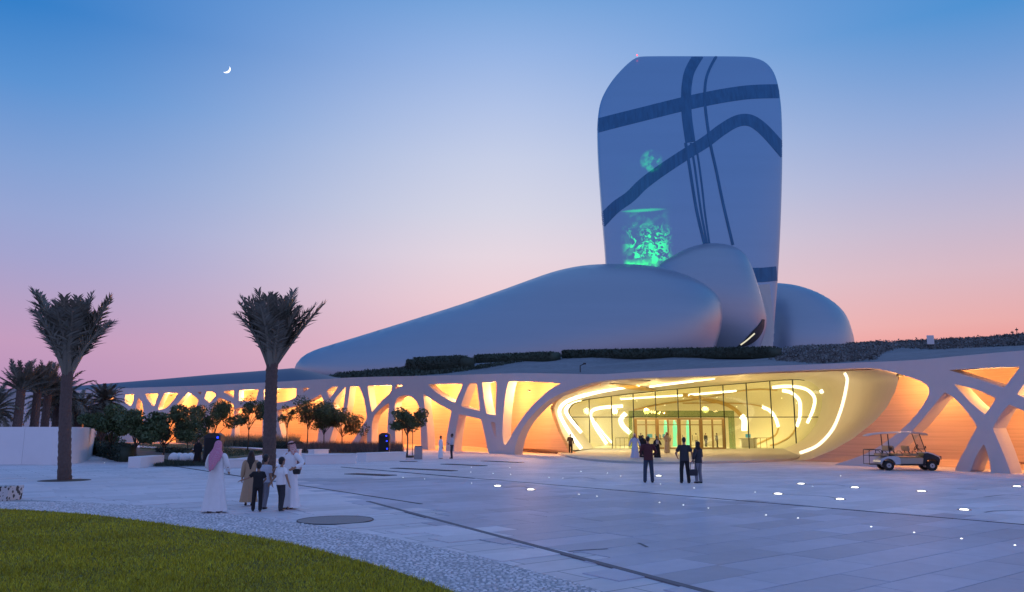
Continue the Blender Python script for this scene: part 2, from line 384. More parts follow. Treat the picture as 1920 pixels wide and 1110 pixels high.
def cut_wall(plan, top, holes, gs=1.6, gz=1.6, s0=None, s1=None):
    """2-D sheet (s, z) with holes -> vertices and triangles"""
    sA = plan.s[0] if s0 is None else s0; sB = plan.s[-1] if s1 is None else s1
    tops = np.arange(sA, sB, gs); outline = [(sA, -.05), (sB, -.05), (sB, top(sB))] + [(s, top(s)) for s in tops[::-1]]
    V = []; E = []
    def addloop(L):
        n = len(V)
        for p in L: V.append(Vector((p[0], p[1])))
        for i in range(len(L)): E.append((n + i, n + (i + 1) % len(L)))
    outline = [p for i, p in enumerate(outline) if i == 0 or abs(p[0] - outline[i - 1][0]) + abs(p[1] - outline[i - 1][1]) > 1e-4]
    addloop(outline)
    for h in holes: addloop(h)
    for s in np.arange(sA + gs / 2, sB, gs):
        for z in np.arange(.4, 14, gz):
            if z < top(s) - .3: V.append(Vector((s, z)))
    v, e, f, *_ = geometry.delaunay_2d_cdt(V, E, [], 0, 1e-5)
    keep = []
    hb = [(min(p[0] for p in h), max(p[0] for p in h), min(p[1] for p in h), max(p[1] for p in h), h) for h in holes]
    for t in f:
        x = sum(v[i].x for i in t) / 3; z = sum(v[i].y for i in t) / 3
        if not inpoly(x, z, outline): continue
        if any(a < x < b and c < z < d and inpoly(x, z, h) for a, b, c, d, h in hb): continue
        keep.append(tuple(t))
    return v, keep
def topfun(plan, pts, dz=0.):
    q = [plan.hit(*p) for p in pts]; S = [a for a, b in q]; Zs = [b + dz for a, b in q]
    c = cr(list(zip(S, Zs)), 8); S = [p[0] for p in c]; Zs = [p[1] for p in c]
    return lambda s: float(np.interp(s, S, Zs))
ftop = topfun(FAC, TOP)
holes = []
for poly in OPEN:
    h = []
    for p in chaikin(poly, 2):
        s, z = FAC.hit(*p); h.append((min(max(s, FAC.s[0] + .3), FAC.s[-1] - .3), max(z, -.04)))
    hh = [p for i, p in enumerate(h) if math.dist(p, h[i - 1]) > .015]
    if min(p[1] for p in hh) < .0:                      # reaches the ground: cut through the bottom edge
        hh = [(a, -.045 if b < .02 else b) for a, b in hh]
        hh = [p for i, p in enumerate(hh) if math.dist(p, hh[i - 1]) > .015]
    holes.append(hh)
def solid_wall(plan, v, tris, thick):
    mb = MB(); n = len(v)
    vs = [plan.pt(p.x, p.y) for p in v] + [plan.pt(p.x, p.y, thick) for p in v]
    fs = [t for t in tris] + [tuple(n + i for i in reversed(t)) for t in tris]
    cnt = {}
    for t in tris:
        for i in range(3):
            a, b = t[i], t[(i + 1) % 3]; k = (min(a, b), max(a, b)); cnt.setdefault(k, []).append((a, b))
    for k, l in cnt.items():
        if len(l) == 1: a, b = l[0]; fs.append((b, a, a + n, b + n))
    mb.add(vs, fs); return mb
BLD = empty('cultural_center_building', (0, 60, 0), label='low pale building with a web-like lit arcade and flared glass entrance', cat='building')
BLD_INV = Matrix.Translation((0, -60, 0))
def bpart(mb, name, m, smooth=False, bevel=0, fix=True, parent=None):
    mb.v = [(v[0], v[1] - 60, v[2]) for v in mb.v] if parent is None else mb.v
    return mb.obj(name, m, parent or BLD, smooth, bevel, fix)
v, tr = cut_wall(FAC, ftop, holes)
mb = solid_wall(FAC, v, tr, THICK); FACADE_BVH = mb.bvh()
o = bpart(mb, 'arcade_facade', M_FACADE); o['label'] = 'pale concrete facade pierced by curved branching openings'
b = o.modifiers.new('bevel', 'BEVEL'); b.width = .03; b.segments = 1; b.limit_method = 'ANGLE'; b.angle_limit = R(50)

# back wall of the arcade with the funnel hole
LEFT_EDGE = [(1083, 852), (1066, 845), (1047, 810), (1035, 777), (1032, 765), (1037.5, 754), (1051.5, 742), (1094, 728), (1131, 717)]
RIGHT_EDGE = [(1687, 699), (1685, 712), (1678, 735), (1662, 765), (1640, 790), (1600, 822), (1560, 845), (1520, 861), (1492, 868)]
btop = lambda s: ftop(float(np.interp(s, BACK.s, FAC.s))) - .15
he = []
for p in [(1086, 880)] + LEFT_EDGE + [(1160, 690), (1330, 676), (1500, 666), (1684, 668)] + RIGHT_EDGE + [(1480, 900)]:
    s, z = BACK.hit(*p); he.append((s, max(-.045, min(z, btop(s) - .05))))
he = [p for i, p in enumerate(he) if math.dist(p, he[i - 1]) > .02]
v, tr = cut_wall(BACK, btop, [he])
mb = solid_wall(BACK, v, tr, .4)
o = bpart(mb, 'arcade_back_wall', M_STRATA); o['label'] = 'orange lit layered earth wall behind the arcade'
# soffit between the facade and the wall
u_of = lambda px: (px - CX) * CT / F
def soffit(pxa, pxb):
    sa, sb = (float(np.interp(u_of(p), FAC.u, FAC.s)) for p in (pxa, pxb)); rows = [[], [], [], []]
    for s in np.linspace(sa, sb, 60):
        s2 = float(np.interp(s, FAC.s, BACK.s)); z = ftop(s) - .42
        rows[0].append(FAC.pt(s, z, .5)); rows[1].append(BACK.pt(s2, z, .2)); rows[2].append(BACK.pt(s2, z + .2, .2)); rows[3].append(FAC.pt(s, z + .2, .5))
    return MB().loft(rows, closed=False)
bpart(soffit(40, 1160), 'arcade_ceiling', M_CEIL); bpart(soffit(1638, 2330), 'arcade_ceiling', M_CEIL)
# fixtures high in the arcade that wash the wall
def arc_light(px, e, dz=.95, off=2.5, col=(1, .46, .135), r=.12):
    s = float(np.interp(u_of(px), FAC.u, FAC.s)); p = FAC.pt(s, ftop(s) - dz, off)
    l = bpy.data.lights.new('wall_washer', 'POINT'); l.energy = e; l.color = col; l.shadow_soft_size = r
    lo = bpy.data.objects.new('wall_washer_light', l); COL.objects.link(lo); lo.parent = BLD; lo.location = p - Vector((0, 60, 0))
    MB().box(p - Vector((0, 60, 0)) + Vector((0, 0, .3)), (.3, .3, .12)).obj('wall_washer', M_STEEL, BLD)
for px, e in [(90, 420), (150, 420), (200, 420), (250, 420), (300, 420), (350, 420), (400, 400), (450, 400), (500, 380), (550, 380), (600, 360), (640, 340), (675, 330),
              (710, 320), (750, 330), (795, 300), (845, 300), (912, 260), (962, 330), (1835, 170), (1960, 200), (2150, 200)]:
    arc_light(px, e * 4.2 if px < 1500 else e * 1.8, 1.8, 1.7)

arc_light(1684, 420, 1.0, 2.8)
arc_light(1640, 190, 1.0, 2.6)
# ------------------------------------------------------------------ the flared entrance
ZP = 0.14
YG = G(1300, 841, ZP).y
def seg_hit(plan, pts, off=0.):
    o = []
    for p in pts:
        s, z = plan.hit(*p); o.append(plan.pt(s, max(z, 0), off))
    return o
top_edge = [(1138, 711.5), (1200, 708), (1320, 705), (1420, 697.5), (1530, 692.5), (1620, 689.5), (1645, 690.5), (1664, 694)]
outer = [resample(cr(seg_hit(BACK, LEFT_EDGE[1:]), 6), 40), resample(cr(seg_hit(FAC, top_edge, .45), 6), 60), resample(cr(seg_hit(BACK, RIGHT_EDGE), 6), 44)]
GL_L = [(1114, 842), (1100, 822), (1085, 800), (1071, 782), (1067, 774), (1068, 765), (1075, 757)]
GL_T = [(1088, 752), (1105, 748), (1188, 737), (1300, 726), (1400, 717.5), (1447, 713.5), (1490, 711.2), (1508, 712.5)]
GL_R = [(1522, 717), (1535, 728), (1541, 745), (1540, 765), (1533, 788), (1520, 810), (1500, 828), (1468, 842)]
inner3 = [[atY(px, py, YG) for px, py in L] for L in (GL_L, GL_T, GL_R)]
inner = [resample(cr(inner3[0], 6), 40), resample(cr(inner3[1], 6), 60), resample(cr(inner3[2], 6), 44)]
OUT = np.vstack(outer); INN = np.vstack(inner)
def smooth_open(A, it):
    A = A.copy()
    for _ in range(it): A[1:-1] = A[1:-1] * .5 + (A[:-2] + A[2:]) * .25
    return A
OUTS = OUT.copy(); OUTS = np.vstack([smooth_open(OUT, 3)])
INN[:, 2] = np.maximum(INN[:, 2], ZP); cen = np.array([INN[:, 0].mean(), 0, 3.0])
rows = []
NS = 14
for k in range(NS + 1):
    t = k / NS; A = OUTS * (1 - t) + INN * t
    d = A - cen; d[:, 1] = 0; d /= np.linalg.norm(d, axis=1)[:, None]
    bul = np.sin(np.pi * t) * .55 * np.clip((A[:, 2] - .3) / 2.5, 0, 1)
    A = A + d * bul[:, None]; rows.append([Vector(p) for p in A])
shell = MB().loft(rows, closed=False); SHELL_BVH = shell.bvh()
o = bpart(shell, 'entrance_shell', M_SHELL, True); o['label'] = 'cream flared shell curving in to the glass entrance'
# thin bright rim at the right end of the shell and a lip at the left
def ribbon(bvh, pxpts, w, lift=.04, nseg=60, sub=1, wfun=None, smooth=True):
    c = np.array(cr(pxpts, 10) if smooth else pxpts); c = resample(c, nseg); mb = MB(); rows = [[] for _ in range(sub + 1)]
    for i in range(nseg):
        t = c[min(i + 1, nseg - 1)] - c[max(i - 1, 0)]; t /= np.linalg.norm(t); n = np.array([-t[1], t[0]])
        ww = (wfun(i / (nseg - 1)) if wfun else w) / 2; pts = []
        for j in range(sub + 1):
            q = c[i] + n * ww * (2 * j / sub - 1); d = ray(*q).normalized()
            loc, nor, idx, dist = bvh.ray_cast(CAMP, d)
            if loc is None: pts.append(None); continue
            if nor.dot(d) > 0: nor = -nor
            pts.append(loc + nor * lift)
        ok = [j for j, q in enumerate(pts) if q is not None]
        if len(ok) > 1:
            for j in range(sub + 1): rows[j].append(pts[min(ok, key=lambda k: abs(k - j))])
    if len(rows[0]) > 1: mb.loft(rows, closed=False)
    return mb
def bribbon(bvh, pts, w, m, name, lift=.04, **k):
    mb = ribbon(bvh, pts, w, lift, **k)
    if mb.v:
        o = bpart(mb, name, m); sm = o.modifiers.new('thick', 'SOLIDIFY'); sm.thickness = .03; sm.offset = -1; return o
z6 = lambda p: Z(p, 1000, 660, 4.27)
z7 = lambda p: Z(p, 1280, 660, 4.27)
bribbon(SHELL_BVH, z6([(392, 790), (290, 650), (225, 540), (207, 490), (210, 455), (240, 412), (320, 370), (500, 322), (700, 288), (850, 268)]), 6, M_STRIP, 'light_strip',
        wfun=lambda t: 4.8 if t < .55 else 4.8 * (1 - t) / .45 + .8)
bribbon(SHELL_BVH, z6([(497, 775), (395, 660), (300, 545), (262, 485), (262, 455), (285, 425)]), 5, M_STRIP, 'light_strip')
bribbon(SHELL_BVH, z6([(285, 425), (330, 398), (440, 376), (620, 350), (800, 330), (975, 308)]), 1.6, M_STRIP2, 'light_strip')
bribbon(SHELL_BVH, z6([(930, 275), (1100, 252), (1285, 230)]), 2.2, M_STRIP, 'light_strip')
bribbon(SHELL_BVH, [(1302, 714), (1340, 709.5)], 1.6, M_STRIP2, 'light_strip', smooth=False)
bribbon(SHELL_BVH, z7([(1297, 165), (1318, 205), (1318, 250), (1300, 350), (1265, 480), (1210, 610), (1140, 700), (1060, 765), (940, 812)]), 4.4, M_STRIP3, 'light_strip')
bribbon(SHELL_BVH, z7([(905, 225), (990, 232), (1060, 256), (1100, 290), (1120, 340), (1112, 420), (1085, 520), (1040, 610), (970, 690), (890, 735)]), 5, M_STRIP, 'light_strip')
bribbon(SHELL_BVH, z6([(610, 250), (760, 275), (880, 290), (1000, 310)]), 5, M_GOLD, 'gold_inlay', wfun=lambda t: 8 * math.sin(math.pi * min(max(t, .05), .95)))
bribbon(SHELL_BVH, z6([(440, 252), (490, 255), (540, 258)]), 3, M_GOLD, 'gold_inlay')

# the room behind the glass
cin = np.array([atY(1300, 842, YG).x, 0, ZP]); rooms = [INN]
for dy, sc_ in ((3, 1.0), (7, .97), (12, .9), (17, .78), (20, .62)):
    A = INN.copy(); A[:, 0] = cin[0] + (A[:, 0] - cin[0]) * sc_; A[:, 2] = ZP + (A[:, 2] - ZP) * (sc_ * .5 + .5); A[:, 1] += dy; rooms.append(A)
room = MB().loft([[Vector(p) for p in A] for A in rooms], closed=False)
last = [Vector(p) for p in rooms[-1]]; c0 = Vector((cin[0], last[0].y + .5, 2.5)); n0 = len(room.v)
room.add(last + [c0], [(i, i + 1, len(last)) for i in range(len(last) - 1)] + [(len(last) - 1, 0, len(last))]); ROOM_BVH = room.bvh()
o = bpart(room, 'lobby_shell', M_INT, True)
fl = MB().box((cin[0], YG + 11, ZP - .06), (40, 22, .1)); bpart(fl, 'lobby_floor', mat('lobby_floor_stone', (.6, .55, .42), .35, var=.06))
for pts, w, m in [
    (z6([(600, 762), (560, 700), (500, 610), (470, 540), (456, 500), (480, 462), (560, 442), (715, 430)]), 5, M_STRIP), (z6([(630, 728), (560, 650), (490, 562)]), 3, M_STRIP),
    (z6([(740, 490), (700, 540), (722, 600), (780, 650)]), 8, M_STRIP), (z7([(720, 282), (820, 272), (920, 278), (1000, 302), (1050, 350), (1060, 400), (1040, 480), (1000, 570)]), 4.5, M_STRIP),
    (z7([(800, 306), (860, 320), (905, 350), (940, 400), (940, 520), (915, 600)]), 5, M_STRIP), (z7([(640, 440), (700, 470), (745, 530), (768, 600)]), 5, M_STRIP),
    (z7([(470, 510), (495, 545), (495, 630)]), 10, M_STRIP), (z7([(40, 342), (240, 325), (430, 310)]), 3, M_STRIP), (z6([(700, 375), (960, 358), (1200, 345)]), 2.2, M_STRIP),
    (z7([(0, 340), (160, 372), (330, 412), (420, 460), (470, 512)]), 7, M_GOLD), (z7([(0, 392), (200, 362), (400, 320), (600, 296), (760, 306)]), 2, M_GOLD), (z7([(0, 410), (330, 408), (520, 416), (640, 436)]), 2, M_GOLD),
    (z6([(800, 465), (1000, 420), (1200, 390), (1366, 370)]), 2.5, M_GOLD), (z7([(770, 610), (740, 670), (640, 720), (580, 748)]), 2.5, M_GOLD), (z7([(915, 600), (860, 680), (760, 735), (700, 752)]), 2.5, M_GOLD)]:
    bribbon(ROOM_BVH, pts, w, m, 'light_strip' if m is not M_GOLD else 'gold_inlay')
rng = random.Random(4)
for i in range(11):                                  # small ceiling spots
    px = 1128 + 37 * i + rng.uniform(-9, 9); py = 742 + rng.uniform(0, 22); d = ray(px, py).normalized(); loc, nor, idx, dist = ROOM_BVH.ray_cast(CAMP, d)
    if loc is None: continue
    if nor.dot(d) > 0: nor = -nor
    bpart(MB().ell(loc + nor * .06, (.055, .055, .03), 8, 5), 'ceiling_spot', M_STRIP)
def area(name, loc, rot, sx, sy, e, col):
    l = bpy.data.lights.new(name, 'AREA'); l.shape = 'RECTANGLE'; l.size = sx; l.size_y = sy; l.energy = e; l.color = col
    o = bpy.data.objects.new(name, l); COL.objects.link(o); o.location = Vector(loc) - Vector((0, 60, 0)); o.rotation_euler = rot; o.parent = BLD; return o
area('lobby_ceiling_light', (cin[0] + 1, YG + 8, 6.0), (0, 0, 0), 16, 6, 1700, (1, .80, .36))
area('lobby_ceiling_light', (cin[0] - 6, YG + 5, 4.6), (0, 0, 0), 5, 4, 320, (1, .84, .42))
# unseen fill lights added between the facade and the glass to warm the shell
for px, fr, e in ((1150, .5, 260), (1230, .5, 420), (1310, .55, 440), (1390, .78, 260)):
    s = float(np.interp(u_of(px), FAC.u, FAC.s)); a = FAC.pt(s, 0); y = a.y * (1 - fr) + YG * fr; x = a.x * (1 - fr) + (atY(px, 760, YG).x) * fr
    l = bpy.data.lights.new('canopy_fill', 'POINT'); l.energy = e; l.color = (1, .68, .25); l.shadow_soft_size = .4
    lo = bpy.data.objects.new('canopy_fill_light', l); COL.objects.link(lo); lo.parent = BLD; lo.location = (x, y - 60, 4.6)

# glazing: frame, mullions, transom and single panes
MUL = [1105, 1147, 1188, 1230, 1272, 1314, 1358, 1402, 1447, 1490]
gx = [atY(p, 782, YG).x for p in MUL]; zt = atY(1300, 782, YG).z
loop2 = [(p[0], p[2]) for p in INN]
def clip(poly, axis, val, keep_lo):
    o = []
    for i in range(len(poly)):
        a, b = poly[i - 1], poly[i]; ia = (a[axis] <= val) == keep_lo; ib = (b[axis] <= val) == keep_lo
        if ia != ib: t = (val - a[axis]) / (b[axis] - a[axis]); o.append((a[0] + (b[0] - a[0]) * t, a[1] + (b[1] - a[1]) * t))
        if ib: o.append(b)
    return o
edges = [min(p[0] for p in loop2) - 1] + gx + [max(p[0] for p in loop2) + 1]
for i in range(len(edges) - 1):
    for lo_ in (True, False):
        q = clip(clip(clip(loop2, 0, edges[i] + .05, False), 0, edges[i + 1] - .05, True), 1, zt - .05 if lo_ else zt + .05, lo_)
        q = [p for k, p in enumerate(q) if math.dist(p, q[k - 1]) > .01]
        if len(q) > 2:
            xs = [p[0] for p in q]
            if lo_ and 1188 <= (MUL + [2000])[min(i, 9)] <= 1358 and 1188 < (MUL + [2000])[min(i, 9)]: continue
            bpart(MB().prism(q, YG - .01, YG + .01), 'glass_pane', M_GLASS)
def zrange(x):
    q = [];
    for i in range(len(loop2)):
        a, b = loop2[i - 1], loop2[i]
        if (a[0] - x) * (b[0] - x) < 0: q.append(a[1] + (b[1] - a[1]) * (x - a[0]) / (b[0] - a[0]))
    return min(q + [ZP]) if len(q) < 2 else min(q), max(q)
for i, x in enumerate(gx):
    a, b = zrange(x); a = ZP if MUL[i] < 1480 and MUL[i] > 1110 else a
    bpart(MB().box((x, YG, (a + b) / 2), (.09, .16, b - a)), 'mullion', M_STEEL)
xl, xr = atY(1069, 782, YG).x, atY(1534, 782, YG).x
bpart(MB().box(((xl + xr) / 2, YG, zt), (xr - xl, .14, .09)), 'transom', M_STEEL)
fr = [Vector((p[0], YG, p[1])) for p in loop2]
bpart(MB().tube(fr[20:100], .09, 6), 'glazing_frame', M_STEEL)
# vestibule with five door bays
vx = [atY(p, 800, YG).x for p in (1189, 1231, 1273, 1315, 1357)]
vb = atY(1178, 771, YG); va = atY(1366, 783, YG)
bpart(MB().box(((vb.x + va.x) / 2, YG - 1.2, (vb.z + va.z) / 2), (va.x - vb.x, 2.2, vb.z - va.z)), 'vestibule_lintel', M_GREENG)
bpart(MB().box((va.x - .04, YG - 1.2, (va.z + ZP) / 2), (.07, 2.2, va.z - ZP)), 'vestibule_side_glass', M_GREENG)
bpart(MB().box((vb.x + .04, YG - 1.2, (va.z + ZP) / 2), (.07, 2.2, va.z - ZP)), 'vestibule_side_glass', M_GREENG)
YD = YG - 2.25
k = YD / YG
vxd = [atY(p, 800, YD).x for p in (1191, 1232, 1273, 1314, 1357)]; dh = atY(1300, 784, YD).z
for x in vxd: bpart(MB().box((x, YD, (dh + ZP) / 2), (.2, .14, dh - ZP)), 'door_post', M_BRONZE)
bpart(MB().box(((vxd[0] + vxd[-1]) / 2, YD, dh - .08), (vxd[-1] - vxd[0], .12, .16)), 'door_head', M_BRONZE)
for i in range(4):
    a, b_ = vxd[i] + .1, vxd[i + 1] - .1; mid = (a + b_) / 2
    for x0, x1 in ((a, mid), (mid, b_)):
        dz = dh - .16; d = empty('door', (0, 0, 0)); d.parent = BLD; d.location = ((x0 + x1) / 2, YD - 60, ZP)
        w = x1 - x0; f = MB()
        for sx in (-1, 1): f.box((sx * (w / 2 - .05), 0, (dz - ZP) / 2), (.09, .07, dz - ZP - .02))
        f.box((0, 0, .09), (w - .2, .06, .16)); f.box((0, 0, dz - ZP - .55), (w - .2, .06, .09))
        f.obj('door_frame', M_BRONZE, d); MB().box((0, 0, (dz - ZP) / 2), (w - .18, .012, dz - ZP - .3)).obj('door_glass', M_GLASS, d)
        MB().tube([(-w * .28, -.07, .9), (-w * .28, -.07, 1.5)], .025, 6).obj('door_handle', M_STEEL, d)
# entrance platform
sa = [G(1040, 846), G(1052, 854), G(1090, 862), G(1150, 867.5), G(1230, 870), G(1320, 869.5), G(1420, 867), G(1470, 864.5), G(1495, 861.5), G(1501, 857.5)]
plat = [(p[0], p[1]) for p in cr([(a.x, a.y) for a in sa], 6)] + [(atY(1560, 842, YG).x, YG + 1), (atY(1040, 842, YG).x, YG + 1)]
tag(MB().slab(plat, -.05, ZP).obj('entrance_platform', mat('platform_stone', (.50, .47, .42), .6, var=.1, scale=1.5, var2=.1), bevel=.02), kind='structure')
# things in the lobby
def rail(px0, px1, label):
    a, b_ = G(px0, 840, ZP), G(px1, 840, ZP); a.y = b_.y = YG + 1.5; L = b_.x - a.x
    r = empty('crowd_barrier', ((a.x + b_.x) / 2, a.y, ZP), label=label, cat='barrier')
    for i in range(4): MB().tube([(-L / 2 + L * i / 3, 0, 0), (-L / 2 + L * i / 3, 0, 1.15)], .03, 6).obj('post', M_BRONZE, r)
    MB().tube([(-L / 2, 0, 1.15), (L / 2, 0, 1.15)], .03, 6).obj('rail', M_BRONZE, r)
rail(1152, 1176, 'low bronze rail left of the entrance doors behind the glass'); rail(1408, 1443, 'low bronze rail right of the entrance doors behind the glass')
M_TEAL = mat('teal_screen', (.05, .2, .25), .4, emit=(.1, .55, .6), estr=.5)
for px, lab in ((1385, 'white counter with a teal screen right of the doors in the lobby'), (1222, 'white counter with screens behind the glass doors')):
    p = G(px, 838, ZP); q = empty('reception_counter', (p.x, YG + 5, ZP), label=lab, cat='counter')
    MB().box((0, 0, .5), (3.0 if px < 1300 else 1.8, .7, 1.0)).obj('body', M_WHITE, q, bevel=.03)
    MB().box((0, 0, 1.03), (3.2 if px < 1300 else 2.0, .8, .06)).obj('top', M_BRONZE, q)
    for i in range(3 if px < 1300 else 1): MB().box((-.9 + .9 * i if px < 1300 else 0, -.05, 1.35), (.6, .06, .42)).obj('screen', M_TEAL, q)
M_GREEND = mat('green_display', (.1, .5, .35), .4, emit=(.25, 1, .62), estr=.5)
for i, px in enumerate((1248, 1265, 1290)):
    p = atY(px, 815, YG + 12)
    tag(MB().tube([(p.x, YG + 12, ZP), (p.x, YG + 12, 1.2), (p.x + .1, YG + 12, 2.6), (p.x, YG + 12, 3.4)], [.3, .2, .32, .08], 10).obj('glowing_exhibit', M_GREEND),
        'green glowing exhibit column standing in the lobby', 'exhibit', 'green exhibits in the lobby')
# ================================================================== the pebble-shaped masses behind
def pillow(outline_px, Y0, half, step=2.6, flat=None, n=130, mod=None, back=None):
    """closed rounded body over a traced outline: depth follows the square root of a Poisson solution, so it is smooth everywhere"""
    out2 = resample(cr(outline_px, 6, True), n, True)
    P = []
    for a, b_ in out2:
        q = atY(a, b_, Y0)
        for _ in range(4 if mod else 0): q = atY(a, b_, mod(q.x, q.z, Y0))
        P.append((q.x, q.z))
    P = np.array(P)
    nb = len(P); t = np.roll(P, -1, 0) - np.roll(P, 1, 0); t /= np.linalg.norm(t, axis=1)[:, None]; nr = np.stack([t[:, 1], -t[:, 0]], 1)
    area2 = (P[:, 0] * np.roll(P[:, 1], -1) - np.roll(P[:, 0], -1) * P[:, 1]).sum()
    if area2 > 0: nr = -nr
    poly = [tuple(p) for p in P]; V = [Vector(p) for p in P]; E = [(i, (i + 1) % nb) for i in range(nb)]; pts = []
    for d in (.10, .35, .85, 1.7):
        Q = P + nr * d
        pts += [q for i, q in enumerate(Q) if (d < .5 or d < 1 and n > 200 or (i % 2 == 0)) and inpoly(q[0], q[1], poly) and np.min(np.linalg.norm(P - q, axis=1)) > d * .85]
    k = 0
    for z in np.arange(P[:, 1].min(), P[:, 1].max(), step):
        k += 1
        for x in np.arange(P[:, 0].min() + (k % 2) * step / 2, P[:, 0].max(), step):
            if inpoly(x, z, poly) and np.min(np.linalg.norm(P - (x, z), axis=1)) > 2.4: pts.append((x, z))
    V += [Vector(p) for p in pts]
    v, e, f, *_ = geometry.delaunay_2d_cdt(V, E, [], 0, 1e-5)
    X = np.array([(p.x, p.y) for p in v]); f = [t_ for t_ in f if inpoly(*X[list(t_)].mean(0), poly)]; T = np.array(f); N = len(X)
    K = np.zeros((N, N)); rhs = np.zeros(N)
    A, B, C = X[T[:, 0]], X[T[:, 1]], X[T[:, 2]]; ar = .5 * np.abs((B[:, 0] - A[:, 0]) * (C[:, 1] - A[:, 1]) - (C[:, 0] - A[:, 0]) * (B[:, 1] - A[:, 1]))
    eg = [C - B, A - C, B - A]
    for i in range(3):
        np.add.at(rhs, T[:, i], ar / 3)
        for j in range(3): np.add.at(K, (T[:, i], T[:, j]), (eg[i] * eg[j]).sum(1) / (4 * ar + 1e-12))
    bd = np.zeros(N, bool)
    for i in range(N):
        if np.min(np.linalg.norm(P - X[i], axis=1)) < 1e-3: bd[i] = True
    fr = np.where(~bd)[0]; u = np.zeros(N); u[fr] = np.linalg.solve(K[np.ix_(fr, fr)] + np.eye(len(fr)) * 1e-9, rhs[fr]); g = np.sqrt(np.maximum(u / u.max(), 0))
    if flat: g = (1 - (1 - g) ** flat)
    g[bd] = 0
    fn = lambda x, z, y: mod(x, z, y) if mod else y
    vs = [Vector((x, fn(x, z, Y0 - half * q), z)) for (x, z), q in zip(X, g)]; mp = list(range(N)); n2 = N
    for i in range(N):
        if not bd[i]: vs.append(Vector((X[i][0], fn(X[i][0], X[i][1], Y0 + (back or half) * g[i]), X[i][1]))); mp[i] = n2; n2 += 1
    return MB().add(vs, [tuple(t_) for t_ in f] + [tuple(mp[i] for i in reversed(t_)) for t_ in f])
def mass(name, mb, m, label, base):
    E = empty(name, base, label=label, cat='building')
    bv = mb.bvh(); mb.v = [(v[0] - base[0], v[1] - base[1], v[2] - base[2]) for v in mb.v]
    o = mb.obj('cladding', m, E, True); return E, bv, o
YT = 188.
tower_px = [(1137, 497), (1133, 440), (1128, 380), (1123, 310), (1121, 262), (1121, 228), (1124, 200), (1132, 177), (1148, 151), (1168, 128), (1185, 113), (1196, 107.5), (1215, 106), (1300, 106), (1390, 106.5),
            (1415, 109), (1433, 116), (1447, 130), (1456, 150), (1462, 180), (1465.5, 220), (1466.5, 290), (1465, 370), (1462, 450), (1457.5, 530), (1449, 652), (1446, 720), (1300, 730), (1148, 720)]
xf = atY(1395, 400, YT).x; zb0, zt0 = atY(1300, 640, YT).z, atY(1300, 260, YT).z
zlo_, zhi_ = atY(1300, 690, YT).z, atY(1300, 106, YT).z
def tmod(x, z, y):
    k = min(max((zt0 - z) / (zt0 - zb0), 0), 1); k = k * k * (3 - 2 * k)
    d = x - xf; hgt_ = min(max((z - zlo_) / (zhi_ - zlo_), 0), 1); return y - 7.0 * (1 - hgt_ ** 2.2) + .35 * k * (math.sqrt(d * d + 2.0) + d) / 2
mbT = pillow(tower_px, YT, 2.2, step=3.4, flat=2.0, n=240, mod=tmod, back=14)
bT = atY(1292, 700, YT)
TOWER, TW_BVH, _ = mass('tower', mbT, M_TOWER, 'tall slab tower with rounded corners and dark curved window bands', tuple(bT))
LIFT = [.03]
def tpatch(pts, w, name='window_band', m=M_BAND, base=None, root=None, bvh=None, **k):
    LIFT[0] += .012; mb = ribbon(bvh or TW_BVH, pts, w, LIFT[0], sub=8, **k); bb = base or bT
    mb.v = [(v[0] - bb[0], v[1] - bb[1], v[2] - bb[2]) for v in mb.v]
    o = mb.obj(name, m, root or TOWER, False); sm = o.modifiers.new('thick', 'SOLIDIFY'); sm.thickness = .05; sm.offset = -1; return o
zt = lambda p: Z(p, 1080, 80, 3.964)
tpatch(zt([(140, 622), (300, 580), (500, 530), (780, 460), (1000, 412), (1200, 378), (1350, 364), (1560, 360)]), 26, nseg=260)
tpatch(Z([(150, 252), (240, 160), (330, 95)], 1080, 340, 3.264) + zt([(500, 1050), (640, 945), (830, 820), (960, 740), (1080, 650), (1180, 590), (1260, 573), (1330, 595), (1420, 670), (1560, 830)]), 22, nseg=260)
tpatch(zt([(925, 70), (850, 200), (825, 300), (818, 420), (825, 560), (850, 740)]), 19, nseg=120)
for dx, w in ((-9, 5.5), (1, 4), (10, 3.5)):
    tpatch(zt([(850 + dx * 3.9, 745), (878 + dx * 3.9, 920), (905 + dx * 3.6, 1110)]) + Z([(765 + dx * 2.5, 200), (800 + dx * 1.6, 382)], 1080, 340, 3.264), w, nseg=50)
tpatch(zt([(1060, 70), (990, 200), (962, 300), (958, 430), (970, 560), (1000, 760), (1040, 940), (1075, 1110)]) + Z([(910, 180), (960, 390)], 1080, 340, 3.264), 5, nseg=120)
for x in (1133, 1445):
    pass
# dark band and pale foot at the lower right of the tower
tpatch([(1405, 516), (1430, 515.5), (1456, 513)], 27, nseg=24, smooth=False)
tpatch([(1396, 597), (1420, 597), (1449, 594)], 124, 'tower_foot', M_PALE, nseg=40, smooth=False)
fl_ = bpy.data.lights.new('foot_light', 'POINT'); fl_.energy = 900; fl_.color = (1, .86, .62); fl_.shadow_soft_size = .2; fo = bpy.data.objects.new('foot_light', fl_); COL.objects.link(fo); fo.parent = TOWER; fo.location = atY(1428, 652, YT - 7) - bT
# red beacon at the shoulder of the tower
pb = atY(1193, 110, YT); MB().ell((pb.x - bT.x, -1.5, pb.z - bT.z + .2), (.22, .22, .22), 8, 6).obj('beacon', mat('red_beacon', (.8, .1, .1), .4, emit=(1, .08, .10), estr=3), TOWER)

